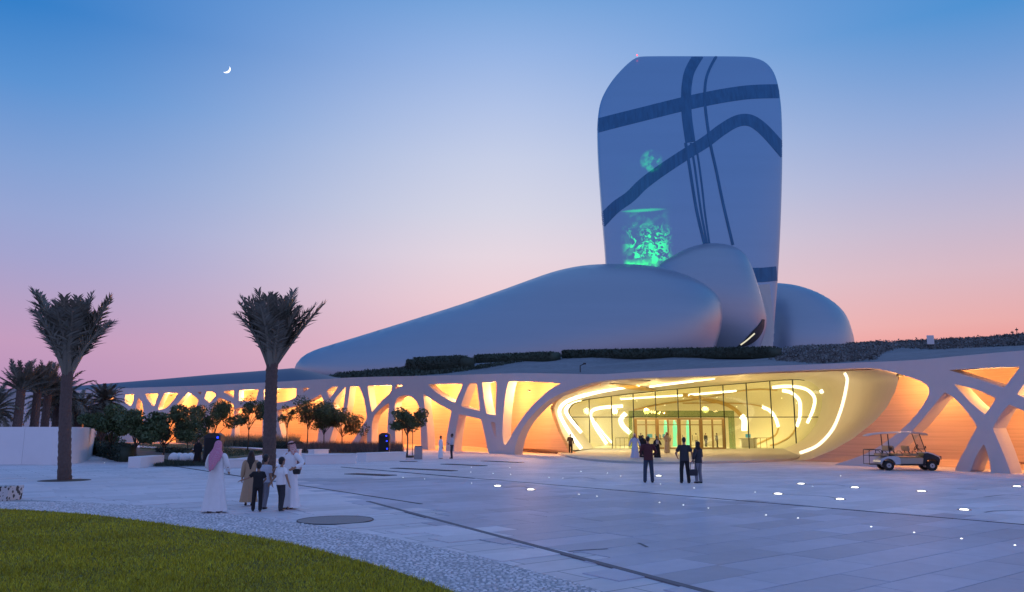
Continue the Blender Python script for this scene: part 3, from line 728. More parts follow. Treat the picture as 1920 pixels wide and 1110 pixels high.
hall_px = [(552, 694), (556, 684), (564, 673), (578, 663), (600, 654), (640, 642), (760, 606), (860, 575), (930, 551), (985, 531), (1030, 515), (1070, 505), (1110, 500), (1160, 499), (1215, 502), (1262, 512), (1300, 526), (1330, 545),
           (1346, 563), (1351, 590), (1349, 615), (1341, 642), (1330, 675), (1310, 730), (1240, 810), (1080, 850), (860, 840), (680, 790), (575, 730)]
YH = 150.
bH = atY(950, 700, YH)
HALL, HALL_BVH, _ = mass('pebble_hall', pillow(hall_px, YH, 19), M_PEB, 'long smooth pebble-shaped hall sloping down beside the tower', tuple(bH))
peb_px = [(1232, 503), (1262, 480), (1290, 466), (1318, 459), (1345, 458.5), (1372, 464), (1392, 477), (1404, 498), (1414, 530), (1424, 565), (1432, 590), (1434, 608), (1430, 628), (1422, 650), (1408, 690), (1380, 730), (1310, 740), (1262, 660), (1230, 560)]
YP = 166.
bP = atY(1350, 690, YP)
PEB, PEB_BVH, _ = mass('upright_pebble', pillow(peb_px, YP, 11, step=1.6), M_PEB, 'upright pebble-shaped block leaning over the long hall, dark window low down', tuple(bP))
zp = lambda p: Z(p, 1080, 340, 3.264)
tpatch(zp([(995, 1010), (1045, 985), (1095, 940), (1130, 890), (1146, 845)]), 12, 'lens_window', M_BLACK, bP, PEB, PEB_BVH, nseg=30, wfun=lambda t: 3 + 13 * math.sin(math.pi * min(max(t, .03), .97)))
tpatch(zp([(1005, 1000), (1045, 970), (1090, 930)]), 2.4, 'window_glow', mat('window_glow', (.5, .5, .4), .4, emit=(1, .9, .55), estr=.8), bP, PEB, PEB_BVH, nseg=14)
right_px = [(1440, 534), (1462, 533), (1492, 538), (1525, 550), (1552, 566), (1572, 584), (1582, 602), (1588, 625), (1592, 648), (1590, 740), (1500, 800), (1400, 780), (1390, 640), (1400, 560)]
YR = 214.
bR = atY(1500, 700, YR)
mass('pebble_wing', pillow(right_px, YR, 16), M_PEB, 'rounded pebble-shaped wing half hidden by the tower', tuple(bR))

# ================================================================== the planted roof slope above the arcade
RIDGE = [(560, 708), (600, 704), (640, 700), (770, 688), (900, 676), (1060, 664), (1250, 657), (1450, 654), (1500, 647), (1600, 644), (1680, 641), (1750, 639), (1850, 634), (1920, 628), (2080, 616), (2330, 600)]
RX = [p[0] for p in RIDGE]; RY = [p[1] for p in RIDGE]
def yback(px): return float(np.interp(px, [560, 800, 1450, 1650, 2080, 2330], [128, 124, 122, 100, 84, 76]))
cols = np.linspace(560, 2330, 104); NR = 26; rows = []
IN = FAC.offset(THICK - .1)
frnd = random.Random(2)
for k in range(NR + 1):
    t = k / NR; row = []
    for px in cols:
        s, _z = IN.hit(px, 700); s2 = float(np.interp(s, IN.s, FAC.s)); a = IN.pt(s, ftop(s2) - .12)
        Yb = yback(px); bk = atY(px, float(np.interp(px, RX, RY)), Yb)
        q = a.lerp(bk, t); bump = math.sin(q.x * .35) * math.cos(q.y * .27) * .22 + math.sin(q.x * .9 + q.y * .6) * .08
        q.z += bump * math.sin(math.pi * t) - .25 * math.sin(math.pi * t) * (1 - t); row.append(q)
    rows.append(row)
rows.append([p + Vector((p.x * .25, 30, -.2)) for p in rows[-1]]); rows.append([p + Vector((p.x * .5, 100, -4)) for p in rows[-2]])
hill = MB().loft(rows, closed=False); HILL_BVH = hill.bvh()
HILL = tag(hill.obj('hillside', M_GRAVEL, smooth=True), kind='structure')
def onhill(px, py):
    loc, nor, i, d = HILL_BVH.ray_cast(CAMP, ray(px, py).normalized()); return loc
# smooth low metal roof at the far left end
rows = []
LR = [(40, 731), (140, 724), (227, 717), (300, 711), (400, 702), (480, 696), (551, 690), (585, 697), (640, 712)]
for k in range(10):
    t = k / 9; row = []
    for px in np.linspace(40, 640, 60):
        s, _z = IN.hit(px, 715); s2 = float(np.interp(s, IN.s, FAC.s)); a = IN.pt(s, ftop(s2) - .06)
        py = float(np.interp(px, [p[0] for p in LR], [p[1] for p in LR])); bk = atY(px, py, a.y + 14)
        q = a.lerp(bk, t); q.z += .5 * math.sin(math.pi * t) * (bk.z - a.z) * .4; row.append(q)
    rows.append(row)
rows.append([p + Vector((-3, 25, -3)) for p in rows[-1]])
o = bpart(MB().loft(rows, closed=False), 'low_metal_roof', mat('low_roof_metal', (.11, .12, .17), .5, metal=.4, var=.08), True)
# clipped hedges on the slope
nrg = np.random.default_rng(7)
def hedge(px0, px1, py_b0, py_b1, hpx, depth, label, lift=0., back=0.):
    A, B = onhill(px0, py_b0), onhill(px1, py_b1)
    if A is None or B is None: print('hedge miss', px0, px1); return
    A = A + Vector((0, back, lift)); B = B + Vector((0, back, lift)); mid = (A + B) / 2; L = (B - A).length; hh = hpx * mid.y / F
    ang = math.atan2(B.y - A.y, B.x - A.x); tilt = (B.z - A.z) / L
    N = int(max(500, L * (hh * 2 + depth) * 40)); q = nrg.uniform(-.5, .5, (N, 3)); face = nrg.integers(0, 3, N)
    q[face == 0, 1] = -.5; q[face == 1, 2] = .5; q[face == 2, 1] = .5
    c = q * [L, depth, hh] + nrg.normal(size=(N, 3)) * .045; c[:, 2] += hh / 2
    v, f = leafcloud(c, .12, nrg); n0 = len(v)
    bx = MB().box((0, 0, hh / 2 - .1), (L - .1, depth - .1, hh + .1)); v = np.vstack([v, np.array(bx.v)]); f = np.vstack([f, np.array(bx.f) + n0])
    v[:, 2] += v[:, 0] * tilt
    R_ = Matrix.Rotation(ang, 3, 'Z'); me = npmesh('clipped_hedge', v @ np.array(R_).T, f); o = link('clipped_hedge', me, None, M_DLEAF); o.location = mid
    tag(o, label, 'hedge', 'clipped hedges on the roof slope')
hedge(771, 878, 692, 689, 18, 2.0, 'stepped dark block of hedge, shortest of those on the roof slope')
hedge(778, 866, 690, 688, 23, 1.6, 'narrow upper tier of hedge rising behind the short block', back=3.0)
hedge(897, 1043, 680, 676, 15, 2.0, 'middle dark clipped hedge on the roof slope below the hall')
hedge(1063, 1455, 671, 670, 16, 2.0, 'longest dark clipped hedge running to the foot of the tower')
# low ground cover and brush over the slope
def brush(name, poly, n, size, m, hgt, label, cat, up=1.2):
    xs = [p[0] for p in poly]; ys = [p[1] for p in poly]; cs = []; tries = 0; rr = random.Random(len(name) + n)
    while len(cs) < n and tries < n * 6:
        tries += 1; px, py = rr.uniform(min(xs), max(xs)), rr.uniform(min(ys), max(ys))
        if not inpoly(px, py, poly): continue
        l = onhill(px, py)
        if l is None: continue
        cl = .5 + .5 * math.sin(l.x * 1.3) * math.cos(l.y * .9)
        cs.append((l.x + rr.gauss(0, .2), l.y + rr.gauss(0, .3), l.z + abs(rr.gauss(0, hgt * (.4 + .8 * cl)))))
    v, f = leafcloud(np.array(cs), size, nrg, 2.4, up); o = link(name, npmesh(name, v, f), None, m); tag(o, label, cat, kind='stuff')
brush('ground_cover', [(604, 709.5), (650, 697), (720, 689), (772, 684), (880, 690), (935, 680), (980, 678), (900, 692), (840, 700), (760, 707)], 6000, .20, M_DLEAF, .10, 'dark green ground cover spreading over the roof slope', 'ground cover')
brush('hill_brush', [(1452, 656), (1500, 648), (1600, 645), (1690, 642), (1800, 638), (1930, 630), (2080, 620), (2080, 640), (1920, 648), (1830, 652), (1760, 655), (1680, 652), (1650, 664), (1630, 676), (1540, 682), (1452, 676)], 15000, .12, M_BRUSH, .09, 'dry brush and low shrubs along the hill above the arcade', 'brush')
rr = random.Random(9)
cs = []
for i in range(110):
    px = rr.uniform(1592, 2060); l = onhill(px, float(np.interp(px, RX, RY)) + 1.2)
    if l is None: continue
    for k in range(45): cs.append((l.x + rr.gauss(0, .5), l.y + rr.gauss(0, .5), l.z + abs(rr.gauss(0, .12))))
v, f = leafcloud(np.array(cs), .12, nrg, 2.4, .8)
tag(link('ridge_shrubs', npmesh('ridge_shrubs', v, f), None, M_BRUSH), 'dark shrubs in an uneven line along the ridge', 'shrubs', kind='stuff')
# board on two posts on the hill, small plate lower down
p = onhill(1746, 652)
sg = empty('hill_sign', p, label='pale board on two posts standing on the brushy hill', cat='sign'); k = p.y / F
MB().box((0, 0, 15 * k), (13 * k, .08, 17 * k)).obj('board', M_WHITE, sg, bevel=.01)
for s in (-1, 1): MB().tube([(s * 5 * k, .06, -.3), (s * 5 * k, .06, 14 * k)], .05, 6).obj('post', M_STEEL, sg)
for px, hpx in ((1899, 14), (1908, 20)):
    l = onhill(px, 634); q = empty('mast', l, label='thin dark mast rising from the ridge, ' + ('shorter of the pair' if hpx < 16 else 'taller of the pair'), cat='mast'); k = l.y / F
    MB().tube([(0, 0, -.3), (0, 0, hpx * k)], [.06, .025], 6).obj('pole', M_STEEL, q); MB().box((0, 0, hpx * k * .8), (.25, .1, .12)).obj('head', M_STEEL, q)
l = onhill(1088, 698)
if l:
    q = empty('roof_camera', l, label='small dark bracket on the parapet above the arch', cat='bracket'); MB().tube([(0, 0, -.2), (0, 0, .6), (.35, 0, .75)], .05, 6).obj('arm', M_STEEL, q); MB().box((.4, 0, .78), (.25, .15, .15)).obj('head', M_STEEL, q)
# the moon
def moon():
    Ym = 3000.; c = atY(424, 129, Ym); r = 8.2 * (Ym / F) ; mb = MB(); rows = []
    d = (c - CAMP).normalized(); rt = d.cross(Vector((0, 0, 1))).normalized(); up = rt.cross(d)
    ax = (rt * math.cos(R(-42)) + up * math.sin(R(-42))); ay = d.cross(ax)        # ax points at the lit limb
    for i in range(25):
        th = R(-88 + 176 * i / 24); row = []
        for j in range(5):
            w = .60 + .40 * j / 4; a = math.acos(w) if w < 1 else 0
            row.append(c + (ay * math.sin(th) + ax * math.cos(th) * math.cos(a) - d * math.cos(th) * math.sin(a)) * r)
        rows.append(row)
    mb.loft(rows, closed=False); mb.v = [tuple(Vector(v) - c) for v in mb.v]
    o = mb.obj('moon', M_MOON, None, True); o.location = c; tag(o, 'bright thin crescent moon in the blue sky', 'moon')
moon()
# ================================================================== the ground
GA = R(37.)                                 # direction of the paving rows
ga, gb = Vector((math.cos(GA), math.sin(GA), 0)), Vector((math.sin(GA), -math.cos(GA), 0))
def plaza_material():
    m = bpy.data.materials.new('plaza_stone'); m.use_nodes = True; n, l = m.node_tree.nodes, m.node_tree.links; b = n['Principled BSDF']
    g = n.new('ShaderNodeNewGeometry'); mp = n.new('ShaderNodeMapping'); mp.inputs['Rotation'].default_value = (0, 0, -GA); l.new(g.outputs['Position'], mp.inputs[0])
    br = n.new('ShaderNodeTexBrick'); br.inputs['Scale'].default_value = 1; br.inputs['Brick Width'].default_value = 1.9; br.inputs['Row Height'].default_value = .75
    br.inputs['Mortar Size'].default_value = .012; br.inputs['Color1'].default_value = (.76, .69, .71, 1); br.inputs['Color2'].default_value = (.64, .58, .60, 1); br.inputs['Mortar'].default_value = (.22, .21, .23, 1)
    l.new(mp.outputs[0], br.inputs['Vector'])
    n1 = n.new('ShaderNodeTexNoise'); n1.inputs['Scale'].default_value = .22; n1.inputs['Detail'].default_value = 5; l.new(mp.outputs[0], n1.inputs['Vector'])
    n2 = n.new('ShaderNodeTexNoise'); n2.inputs['Scale'].default_value = 3.5; n2.inputs['Detail'].default_value = 6; l.new(mp.outputs[0], n2.inputs['Vector'])
    def ma(a, k, o):
        q = n.new('ShaderNodeMath'); q.operation = 'MULTIPLY_ADD'; l.new(a, q.inputs[0]); q.inputs[1].default_value = k; q.inputs[2].default_value = o; return q.outputs[0]
    q = n.new('ShaderNodeMath'); q.operation = 'MULTIPLY'; l.new(ma(n1.outputs['Fac'], .7, .65), q.inputs[0]); l.new(ma(n2.outputs['Fac'], .22, .89), q.inputs[1])
    vm = n.new('ShaderNodeVectorMath'); vm.operation = 'SCALE'; l.new(br.outputs['Color'], vm.inputs[0]); l.new(q.outputs[0], vm.inputs['Scale'])
    l.new(vm.outputs[0], b.inputs['Base Color']); b.inputs['Roughness'].default_value = .6; return m
M_PLAZA = plaza_material()
gv = [(-3000, -200), (3000, -200), (3000, 6000), (-3000, 6000)]
PLAZA = tag(MB().add([(x, y, 0) for x, y in gv], [(0, 1, 2, 3)]).obj('plaza', M_PLAZA), kind='structure')
# lawn and cobbled border in the foreground
LAWN_E = [(-900, 944), (-400, 946), (-150, 950), (0, 955), (95, 960), (190, 968), (300, 982), (400, 996), (480, 1008), (560, 1024), (640, 1044), (720, 1066), (790, 1089), (850, 1112), (950, 1158), (1050, 1215)]
COB_E = [(-900, 926), (-400, 930), (-150, 934), (0, 937), (80, 939), (149, 942), (260, 949), (378, 959.5), (470, 970), (558, 981), (640, 993), (703, 1004), (820, 1028), (900, 1046), (1000, 1072), (1129, 1110), (1260, 1158), (1420, 1230)]
lawn_e = [G(*p) for p in cr(LAWN_E, 5)]; cob_e = [G(*p) for p in cr(COB_E, 5)]
ZS = .015
lp = [(p.x, p.y) for p in lawn_e] + [(4, 1.0), (4, -8), (-45, -8)]
cp = [(p.x, p.y) for p in cob_e] + [(p.x, p.y) for p in reversed(lawn_e)]
COBB = tag(MB().slab(cp, -.02, .008).obj('cobbled_border', M_COB), kind='structure')
LAWN = tag(MB().slab(lp, -.02, .012).obj('lawn', M_LAWN), kind='structure')
nrg = np.random.default_rng(11)
# cobble stones: one joined part
def stones():
    xs = [p[0] for p in cp]; V = []; Fc = []; lawnpoly = [(p.x, p.y) for p in lawn_e]
    rr = random.Random(5); st = .078
    y = 6.5
    while y < 23:
        x = -20
        while x < 6:
            px, py = proj((x, y, 0))
            if -40 < px < 1960 and py < 1135 and inpoly(x, y, cp):
                cx, cy = x + rr.uniform(-.02, .02), y + rr.uniform(-.02, .02); rad = rr.uniform(.025, .040); a0 = rr.uniform(0, 6.28); el = rr.uniform(.7, 1.3); h = rr.uniform(.012, .02); n = len(V)
                for r_, z in ((rad * 1.0, .0), (rad * .78, h)):
                    for k in range(5):
                        a = a0 + k * 2 * math.pi / 5; V.append((cx + math.cos(a) * r_ * el, cy + math.sin(a) * r_ / el, z))
                for k in range(5): Fc.append((n + k, n + (k + 1) % 5, n + 5 + (k + 1) % 5)); Fc.append((n + k, n + 5 + (k + 1) % 5, n + 5 + k))
                for k in range(1, 4): Fc.append((n + 5, n + 5 + k, n + 6 + k))
            x += st * rr.uniform(.85, 1.15)
        y += st * .92
    o = link('cobble_stones', npmesh('cobble_stones', V, Fc), COBB, M_STONE); tag(o, kind='stuff')
stones()
# grass blades
def blades():
    N = 330000; u = nrg.uniform(0, 1, N); y = 1 / (1 / 8.2 * (1 - u) + 1 / 21.5 * u) if False else 8.2 * (21.5 / 8.2) ** u
    x = nrg.uniform(-1, 1, N); x = np.where(True, (x * .5 - .18) * 1.42 * y, 0)
    poly = np.array(lp); inside = np.zeros(N, bool); j = len(poly) - 1
    for i in range(len(poly)):
        xi, yi = poly[i]; xj, yj = poly[j]
        if yi != yj: inside ^= ((yi > y) != (yj > y)) & (x < (xj - xi) * (y - yi) / (yj - yi) + xi)
        j = i
    x, y = x[inside], y[inside]; n = len(x); jit = nrg.normal(0, .03, (2, n)); x = x + jit[0]; y = y + jit[1]; a = nrg.uniform(0, 2 * np.pi, n); w = nrg.uniform(.004, .008, n) * (y / 9) ** .7; h = nrg.uniform(.025, .06, n) * (.75 + .5 * (np.sin(x * 2.1 + np.sin(y * 1.3) * 2) * np.cos(y * 1.7 + x * .6) * .5 + .5))
    lx, ly = nrg.normal(0, .022, n), nrg.normal(0, .022, n)
    v = np.stack([np.stack([x - np.cos(a) * w, y - np.sin(a) * w, np.full(n, .008)], 1), np.stack([x + np.cos(a) * w, y + np.sin(a) * w, np.full(n, .008)], 1), np.stack([x + lx, y + ly, .008 + h], 1)], 1).reshape(-1, 3)
    o = link('grass', npmesh('grass', v, np.arange(3 * n).reshape(-1, 3)), None, M_GRASS); tag(o, 'short mown green grass covering the foreground lawn', 'grass', kind='stuff')
blades()
# paving slabs laid on the plaza, the nearest as single pieces
LINES = [((170, 850), (790, 946)), ((640, 876), (1990, 991)), ((690, 941), (1390, 1129))]
def slabs():
    rr = random.Random(3); cand = []; rowh = .75; cobpoly = [(p.x, p.y) for p in cob_e] + [(4, -8), (-45, -8)]
    for r in range(-70, 90):
        off = rr.uniform(0, 2)
        a = -40 + off
        while a < 60:
            L = rr.choice((1.5, 1.5, 1.8, 2.1, 2.4)); c = ga * (a + L / 2) + gb * (r * rowh)
            a += L
            if c.y < 6.5 or c.y > 34: continue
            px, py = proj(c)
            if not (-120 < px < 2040 and py < 1150): continue
            cor = [c + ga * (sx * L / 2) + gb * (sy * rowh / 2) for sx in (-1, 1) for sy in (-1, 1)]
            if any(inpoly(q.x, q.y, cobpoly) for q in cor + [c]): continue
            if any((Vector((q.x, q.y)) - Vector((G(629, 976).x, G(629, 976).y))).length < .9 for q in cor + [c]): continue
            cand.append((c.length, c, L))
    cand.sort(key=lambda t: t[0]); meshes = {}
    def smesh(L, pale):
        if (L, pale) not in meshes:
            x, y, i = L / 2 - .006, rowh / 2 - .006, .01
            v = [(sx * x, sy * y, 0) for sx, sy in ((-1, -1), (1, -1), (1, 1), (-1, 1))] + [(sx * (x), sy * (y), ZS - .004) for sx, sy in ((-1, -1), (1, -1), (1, 1), (-1, 1))] + [(sx * (x - i), sy * (y - i), ZS) for sx, sy in ((-1, -1), (1, -1), (1, 1), (-1, 1))]
            f = [(8, 9, 10, 11)]
            for k in range(4): f += [(k, (k + 1) % 4, 4 + (k + 1) % 4, 4 + k), (4 + k, 4 + (k + 1) % 4, 8 + (k + 1) % 4, 8 + k)]
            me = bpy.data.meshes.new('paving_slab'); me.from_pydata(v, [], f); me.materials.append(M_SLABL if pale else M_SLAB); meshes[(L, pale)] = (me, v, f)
        return meshes[(L, pale)]
    ang = GA
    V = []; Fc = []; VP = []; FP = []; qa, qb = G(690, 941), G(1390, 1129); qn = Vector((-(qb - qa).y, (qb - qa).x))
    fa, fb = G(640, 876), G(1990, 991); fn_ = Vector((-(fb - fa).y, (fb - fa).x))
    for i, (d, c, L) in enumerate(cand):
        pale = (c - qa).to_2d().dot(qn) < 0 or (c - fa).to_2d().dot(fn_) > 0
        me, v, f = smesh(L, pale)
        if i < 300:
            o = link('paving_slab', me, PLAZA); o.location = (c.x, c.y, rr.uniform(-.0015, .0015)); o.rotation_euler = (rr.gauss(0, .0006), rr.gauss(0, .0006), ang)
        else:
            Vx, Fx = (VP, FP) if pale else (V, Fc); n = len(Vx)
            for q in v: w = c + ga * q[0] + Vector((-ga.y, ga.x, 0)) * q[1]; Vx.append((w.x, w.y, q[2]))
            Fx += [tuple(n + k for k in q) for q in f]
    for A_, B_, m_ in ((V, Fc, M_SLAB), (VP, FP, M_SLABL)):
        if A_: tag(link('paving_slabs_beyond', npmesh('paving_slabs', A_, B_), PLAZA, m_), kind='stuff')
    print('slabs', len(cand))
slabs()
# slot drains: dark lines across the plaza
M_SLOT = mat('slot_drain', (.055, .055, .065), .7, var=.2)
M_SEAM = mat('paving_seam', (.17, .16, .18), .8, var=.2)
def strip(p, q, w, z0, z1, m, name, parent=None):
    d = (q - p).normalized(); n = Vector((-d.y, d.x, 0)) * w / 2
    return MB().slab([(p + n).to_2d(), (p - n).to_2d(), (q - n).to_2d(), (q + n).to_2d()], z0, z1).obj(name, m, parent)
for i, (a, b_) in enumerate(LINES):
    o = strip(G(*a), G(*b_), (.10, .09, .13)[i], .0, ZS + .0065, M_SLOT if i < 2 else M_SEAM, 'slot_drain')
    tag(o, ('dark slot drain running from the white wall past the children', 'dark slot drain crossing the plaza below the standing visitors', 'dark slot drain leading away beside the cobbled border')[i], 'drain', 'slot drains in the plaza')
# flush dark grates near the arcade
for (a, b_, w), lab in zip([((657, 888.5), (733, 892), .8), ((738, 878), (852, 883.2), .55), ((832, 870.4), (908, 873.8), .55), ((906, 864.6), (978, 867.6), .5), ((751, 865.5), (781, 865.8), .4)],
                  ['shortest wide dark floor grate in front of the low benches', 'long dark floor grate in front of the loudspeaker', 'dark floor grate in front of the two talking men', 'dark floor grate in front of the V shaped column', 'small dark floor grate beside the bin']):
    p, q = G(*a), G(*b_); g = empty('floor_grate', (p + q) / 2, math.atan2(q.y - p.y, q.x - p.x), label=lab, cat='grate', group='flush grates in the plaza'); L = (q - p).length
    MB().box((0, 0, .011), (L, w, .022)).obj('frame', M_SLOT, g)
    for k in range(5): MB().box((0, -w / 2 + w * (k + .5) / 5, .024), (L * .96, w * .09, .01)).obj('bar', M_STEEL, g)
# round sand-coloured tree pit cover
p = G(629, 976); q = empty('round_cover', p, label='round brown cover set flush in the paving near the family', cat='cover')
MB().cyl((0, 0, 0), .84, .016, 48).obj('disc', mat('resin_gravel', (.34, .29, .28), .9, var=.3, scale=30, bump=.3), q); MB().tube([(0.85 * math.cos(a), .85 * math.sin(a), .012) for a in np.linspace(0, 2 * math.pi, 49)], .012, 6).obj('ring', M_SLOT, q)
# arc seams cut round the lights
def arc(a, b_, c):
    pts = [G(*t) for t in cr([a, b_, c], 8)]; mb = MB(); rows = [[], []]
    for i, t in enumerate(pts):
        d = (pts[min(i + 1, len(pts) - 1)] - pts[max(i - 1, 0)]).normalized(); n = Vector((-d.y, d.x, 0)) * .035
        rows[0].append(t + n + Vector((0, 0, ZS + .004))); rows[1].append(t - n + Vector((0, 0, ZS + .004)))
    mb.loft(rows, closed=False).obj('paving_seam', M_SEAM, PLAZA)
for t in [((942, 916), (975, 913), (992, 916)), ((1055, 899), (1090, 896), (1118, 899)), ((1470, 928), (1540, 931), (1568, 935)), ((1510, 909), (1560, 909.5), (1585, 912)), ((1846, 962), (1870, 959), (1920, 958)), ((1845, 933), (1885, 929), (1920, 931)),
          ((1185, 889), (1210, 887), (1228, 888)), ((1795, 917), (1820, 918), (1832, 919)), ((1065, 1036), (1100, 1033), (1140, 1031)), ((1195, 1020), (1200, 1021), (1214, 1028))]: arc(*t)
# flush uplights with glowing lenses
for i, (px, py) in enumerate([(933, 912), (995, 919), (1235, 893), (1502, 908), (1459, 927), (1575, 937), (1603, 915), (1728, 922), (1808, 957), (1907, 913)]):
    p = G(px, py); q = empty('ground_uplight', p + Vector((0, 0, ZS - .003)), label='round glowing uplight set flush in the plaza', cat='light', group='round uplights in the plaza')
    rr_ = .125 if p.y > 25 else .11
    MB().cyl((0, 0, -.01), rr_ + .06, .018, 24).obj('bezel', M_STEEL, q); MB().ell((0, 0, .006), (rr_, rr_, .022), 20, 8).obj('lens', M_LENS, q, True)
dots = Z([(220, 935), (380, 948), (725, 895), (730, 978), (890, 905), (1020, 912), (1015, 862), (1305, 935), (1410, 940), (1540, 890), (1740, 902), (1528, 1062), (1662, 1076), (728, 858)], 700, 660, 3.965) + \
    Z([(727, 163), (805, 171), (887, 181), (1040, 129), (1075, 204), (1180, 214), (1420, 243), (1560, 262), (1715, 282), (1890, 304), (840, 115), (730, 102), (470, 60), (600, 75), (1228, 110), (1320, 75)], 820, 850, 1.745) + [(59, 868), (196, 868)]
dm = MB().ell((0, 0, .002), (.019, .019, .010), 8, 5).mesh('floor_led'); dm.materials.append(M_DOT)
for px, py in dots:
    o = link('floor_led', dm); o.location = G(px, py) + Vector((0, 0, ZS)); tag(o, 'tiny white light dot sunk in the plaza paving', 'light', 'tiny light dots in the plaza')
# ================================================================== walls, garden, palms and trees
# white curved wall at the left, built of cast panels
def white_wall():
    bx = [(-420, 868), (-250, 869), (-120, 870), (0, 870.5), (60, 871), (110, 871), (140, 869), (160, 865), (170, 858), (176, 850)]
    pts = resample(cr([(G(*p).x, G(*p).y) for p in bx], 8), 120); z1_ = 2.28
    Wl = empty('white_garden_wall', (G(80, 871).x, G(80, 871).y, 0), label='smooth white concrete wall that curves away behind the near palm', cat='wall'); ox, oy = Wl.location.x, Wl.location.y
    cuts = [0, 22, 44, 66, 78, 92, 105, 119]
    for i in range(len(cuts) - 1):
        a, b_ = cuts[i], cuts[i + 1]; seg = pts[a:b_ + 1].copy(); g = .01
        d0 = seg[1] - seg[0]; seg[0] = seg[0] + d0 / np.linalg.norm(d0) * g; d1 = seg[-2] - seg[-1]; seg[-1] = seg[-1] + d1 / np.linalg.norm(d1) * g
        rows = [[], [], [], []]
        for k, p in enumerate(seg):
            t = seg[min(k + 1, len(seg) - 1)] - seg[max(k - 1, 0)]; t /= np.linalg.norm(t); n = np.array([-t[1], t[0]]) * .3
            rows[0].append((p[0] - ox, p[1] - oy, -.02)); rows[1].append((p[0] - ox, p[1] - oy, z1_)); rows[2].append((p[0] + n[0] - ox, p[1] + n[1] - oy, z1_)); rows[3].append((p[0] + n[0] - ox, p[1] + n[1] - oy, -.02))
        mb = MB().loft(rows, closed=False); n_ = len(seg); mb.f += [(0, n_, 2 * n_, 3 * n_), (n_ - 1, 4 * n_ - 1, 3 * n_ - 1, 2 * n_ - 1)]
        mb.obj('wall_panel', mat('white_wall_panel', (.82, .81, .83), .6, var=.04, scale=1.5, var2=.05, scale2=.3, rnd=.03), Wl)
white_wall()
# plain grey building block beyond the palms
a, b_ = G(-260, 823), G(112, 822)
q = empty('grey_block', ((a.x + b_.x) / 2, (a.y + b_.y) / 2, 0), math.atan2(b_.y - a.y, b_.x - a.x), label='plain grey block standing behind the row of palms', cat='building'); L = (b_ - a).length; hh = 87 * a.y / F + 1.0
MB().box((0, 6, hh / 2), (L, 12, hh)).obj('wall', mat('grey_render', (.40, .37, .36), .85, var=.06, scale=.6), q); MB().box((0, 6, hh + .15), (L + .3, 12.3, .3)).obj('parapet', mat('grey_parapet', (.36, .35, .38), .8), q)
# speckled block at the left edge
p = G(-9, 940); q = MB().prism([(-.36, 0), (.33, 0), (.37, .42), (-.36, .42)], -.35, .35)
def speckle():
    m = bpy.data.materials.new('speckled_terrazzo'); m.use_nodes = True; n, l = m.node_tree.nodes, m.node_tree.links
    t = n.new('ShaderNodeTexCoord'); v = n.new('ShaderNodeTexVoronoi'); v.inputs['Scale'].default_value = 14; l.new(t.outputs['Object'], v.inputs['Vector'])
    r = n.new('ShaderNodeValToRGB'); r.color_ramp.interpolation = 'CONSTANT'; r.color_ramp.elements[0].color = (.62, .60, .60, 1); r.color_ramp.elements[1].position = .62; r.color_ramp.elements[1].color = (.03, .03, .035, 1)
    s = n.new('ShaderNodeSeparateColor'); l.new(v.outputs['Color'], s.inputs[0]); l.new(s.outputs[0], r.inputs[0]); l.new(r.outputs[0], n['Principled BSDF'].inputs['Base Color']); n['Principled BSDF'].inputs['Roughness'].default_value = .5; return m
o = q.obj('stone_seat', speckle(), None, bevel=.015); o.location = (p.x, p.y + .35, 0); tag(o, 'black and white speckled stone seat block on the paving', 'seat')
# ---- planting beds
def bed(name, pxs, z, m):
    pts = [G(*p) for p in pxs]; return tag(MB().slab([(p.x, p.y) for p in pts], -.02, z).obj(name, m), kind='structure')
bed('planting_bed', [(182, 848), (236, 862), (300, 873), (380, 873), (428, 862), (470, 852), (520, 843), (470, 830), (300, 829), (200, 832)], .05, M_SOIL)
bed('planting_bed', [(545, 848), (575, 850), (668, 850), (700, 849), (757, 850), (757, 838), (700, 832), (560, 829), (440, 829), (470, 838)], .055, M_SOIL)
bed('garden_lawn', [(262, 845), (350, 852), (430, 861), (505, 851), (455, 843), (360, 834), (280, 833)], .075, M_BEDGRASS)
bed('garden_path', [(228, 838), (330, 844), (420, 847), (420, 845.4), (330, 841.5), (240, 835)], .085, M_WHITE)
bed('garden_path', [(405, 838), (450, 840), (520, 845.6), (520, 843.6), (450, 838.2), (405, 836.4)], .085, M_WHITE)
bed('garden_path', [(250, 829), (360, 831.6), (420, 832), (420, 830.4), (360, 829.4), (250, 827)], .085, M_WHITE)
def tufts(name, px0, px1, py0, py1, n, h, m, label, cat, z0=.05, spread=.16, w=.012):
    """a band of thin upright blades on the ground between two pixel lines"""
    a = nrg.uniform(0, 1, n); b = nrg.uniform(0, 1, n); px = px0 + (px1 - px0) * a; py = py0(px) + (py1(px) - py0(px)) * b
    dx = (px - CX) / F; bb = (CY - py) / F; dy = CT - bb * ST; dz = ST + bb * CT; t = -H / dz
    x, y = dx * t, dy * t; ang = nrg.uniform(0, 6.283, n); ww = w * nrg.uniform(.6, 1.5, n)
    hh = h * nrg.uniform(.55, 1.15, n) * (.8 + .25 * np.sin(x * 1.7) * np.cos(y * 1.3)); lx, ly = nrg.normal(0, spread, n), nrg.normal(0, spread, n)
    z = np.full(n, z0); V = np.stack([np.stack([x - np.cos(ang) * ww, y - np.sin(ang) * ww, z], 1), np.stack([x + np.cos(ang) * ww, y + np.sin(ang) * ww, z], 1), np.stack([x + lx, y + ly, z + hh], 1)], 1).reshape(-1, 3)
    o = link(name, npmesh(name, V, np.arange(3 * n).reshape(-1, 3)), None, m); tag(o, label, cat, kind='stuff')
L_ = lambda *p: (lambda x: np.interp(x, [q[0] for q in p], [q[1] for q in p]))
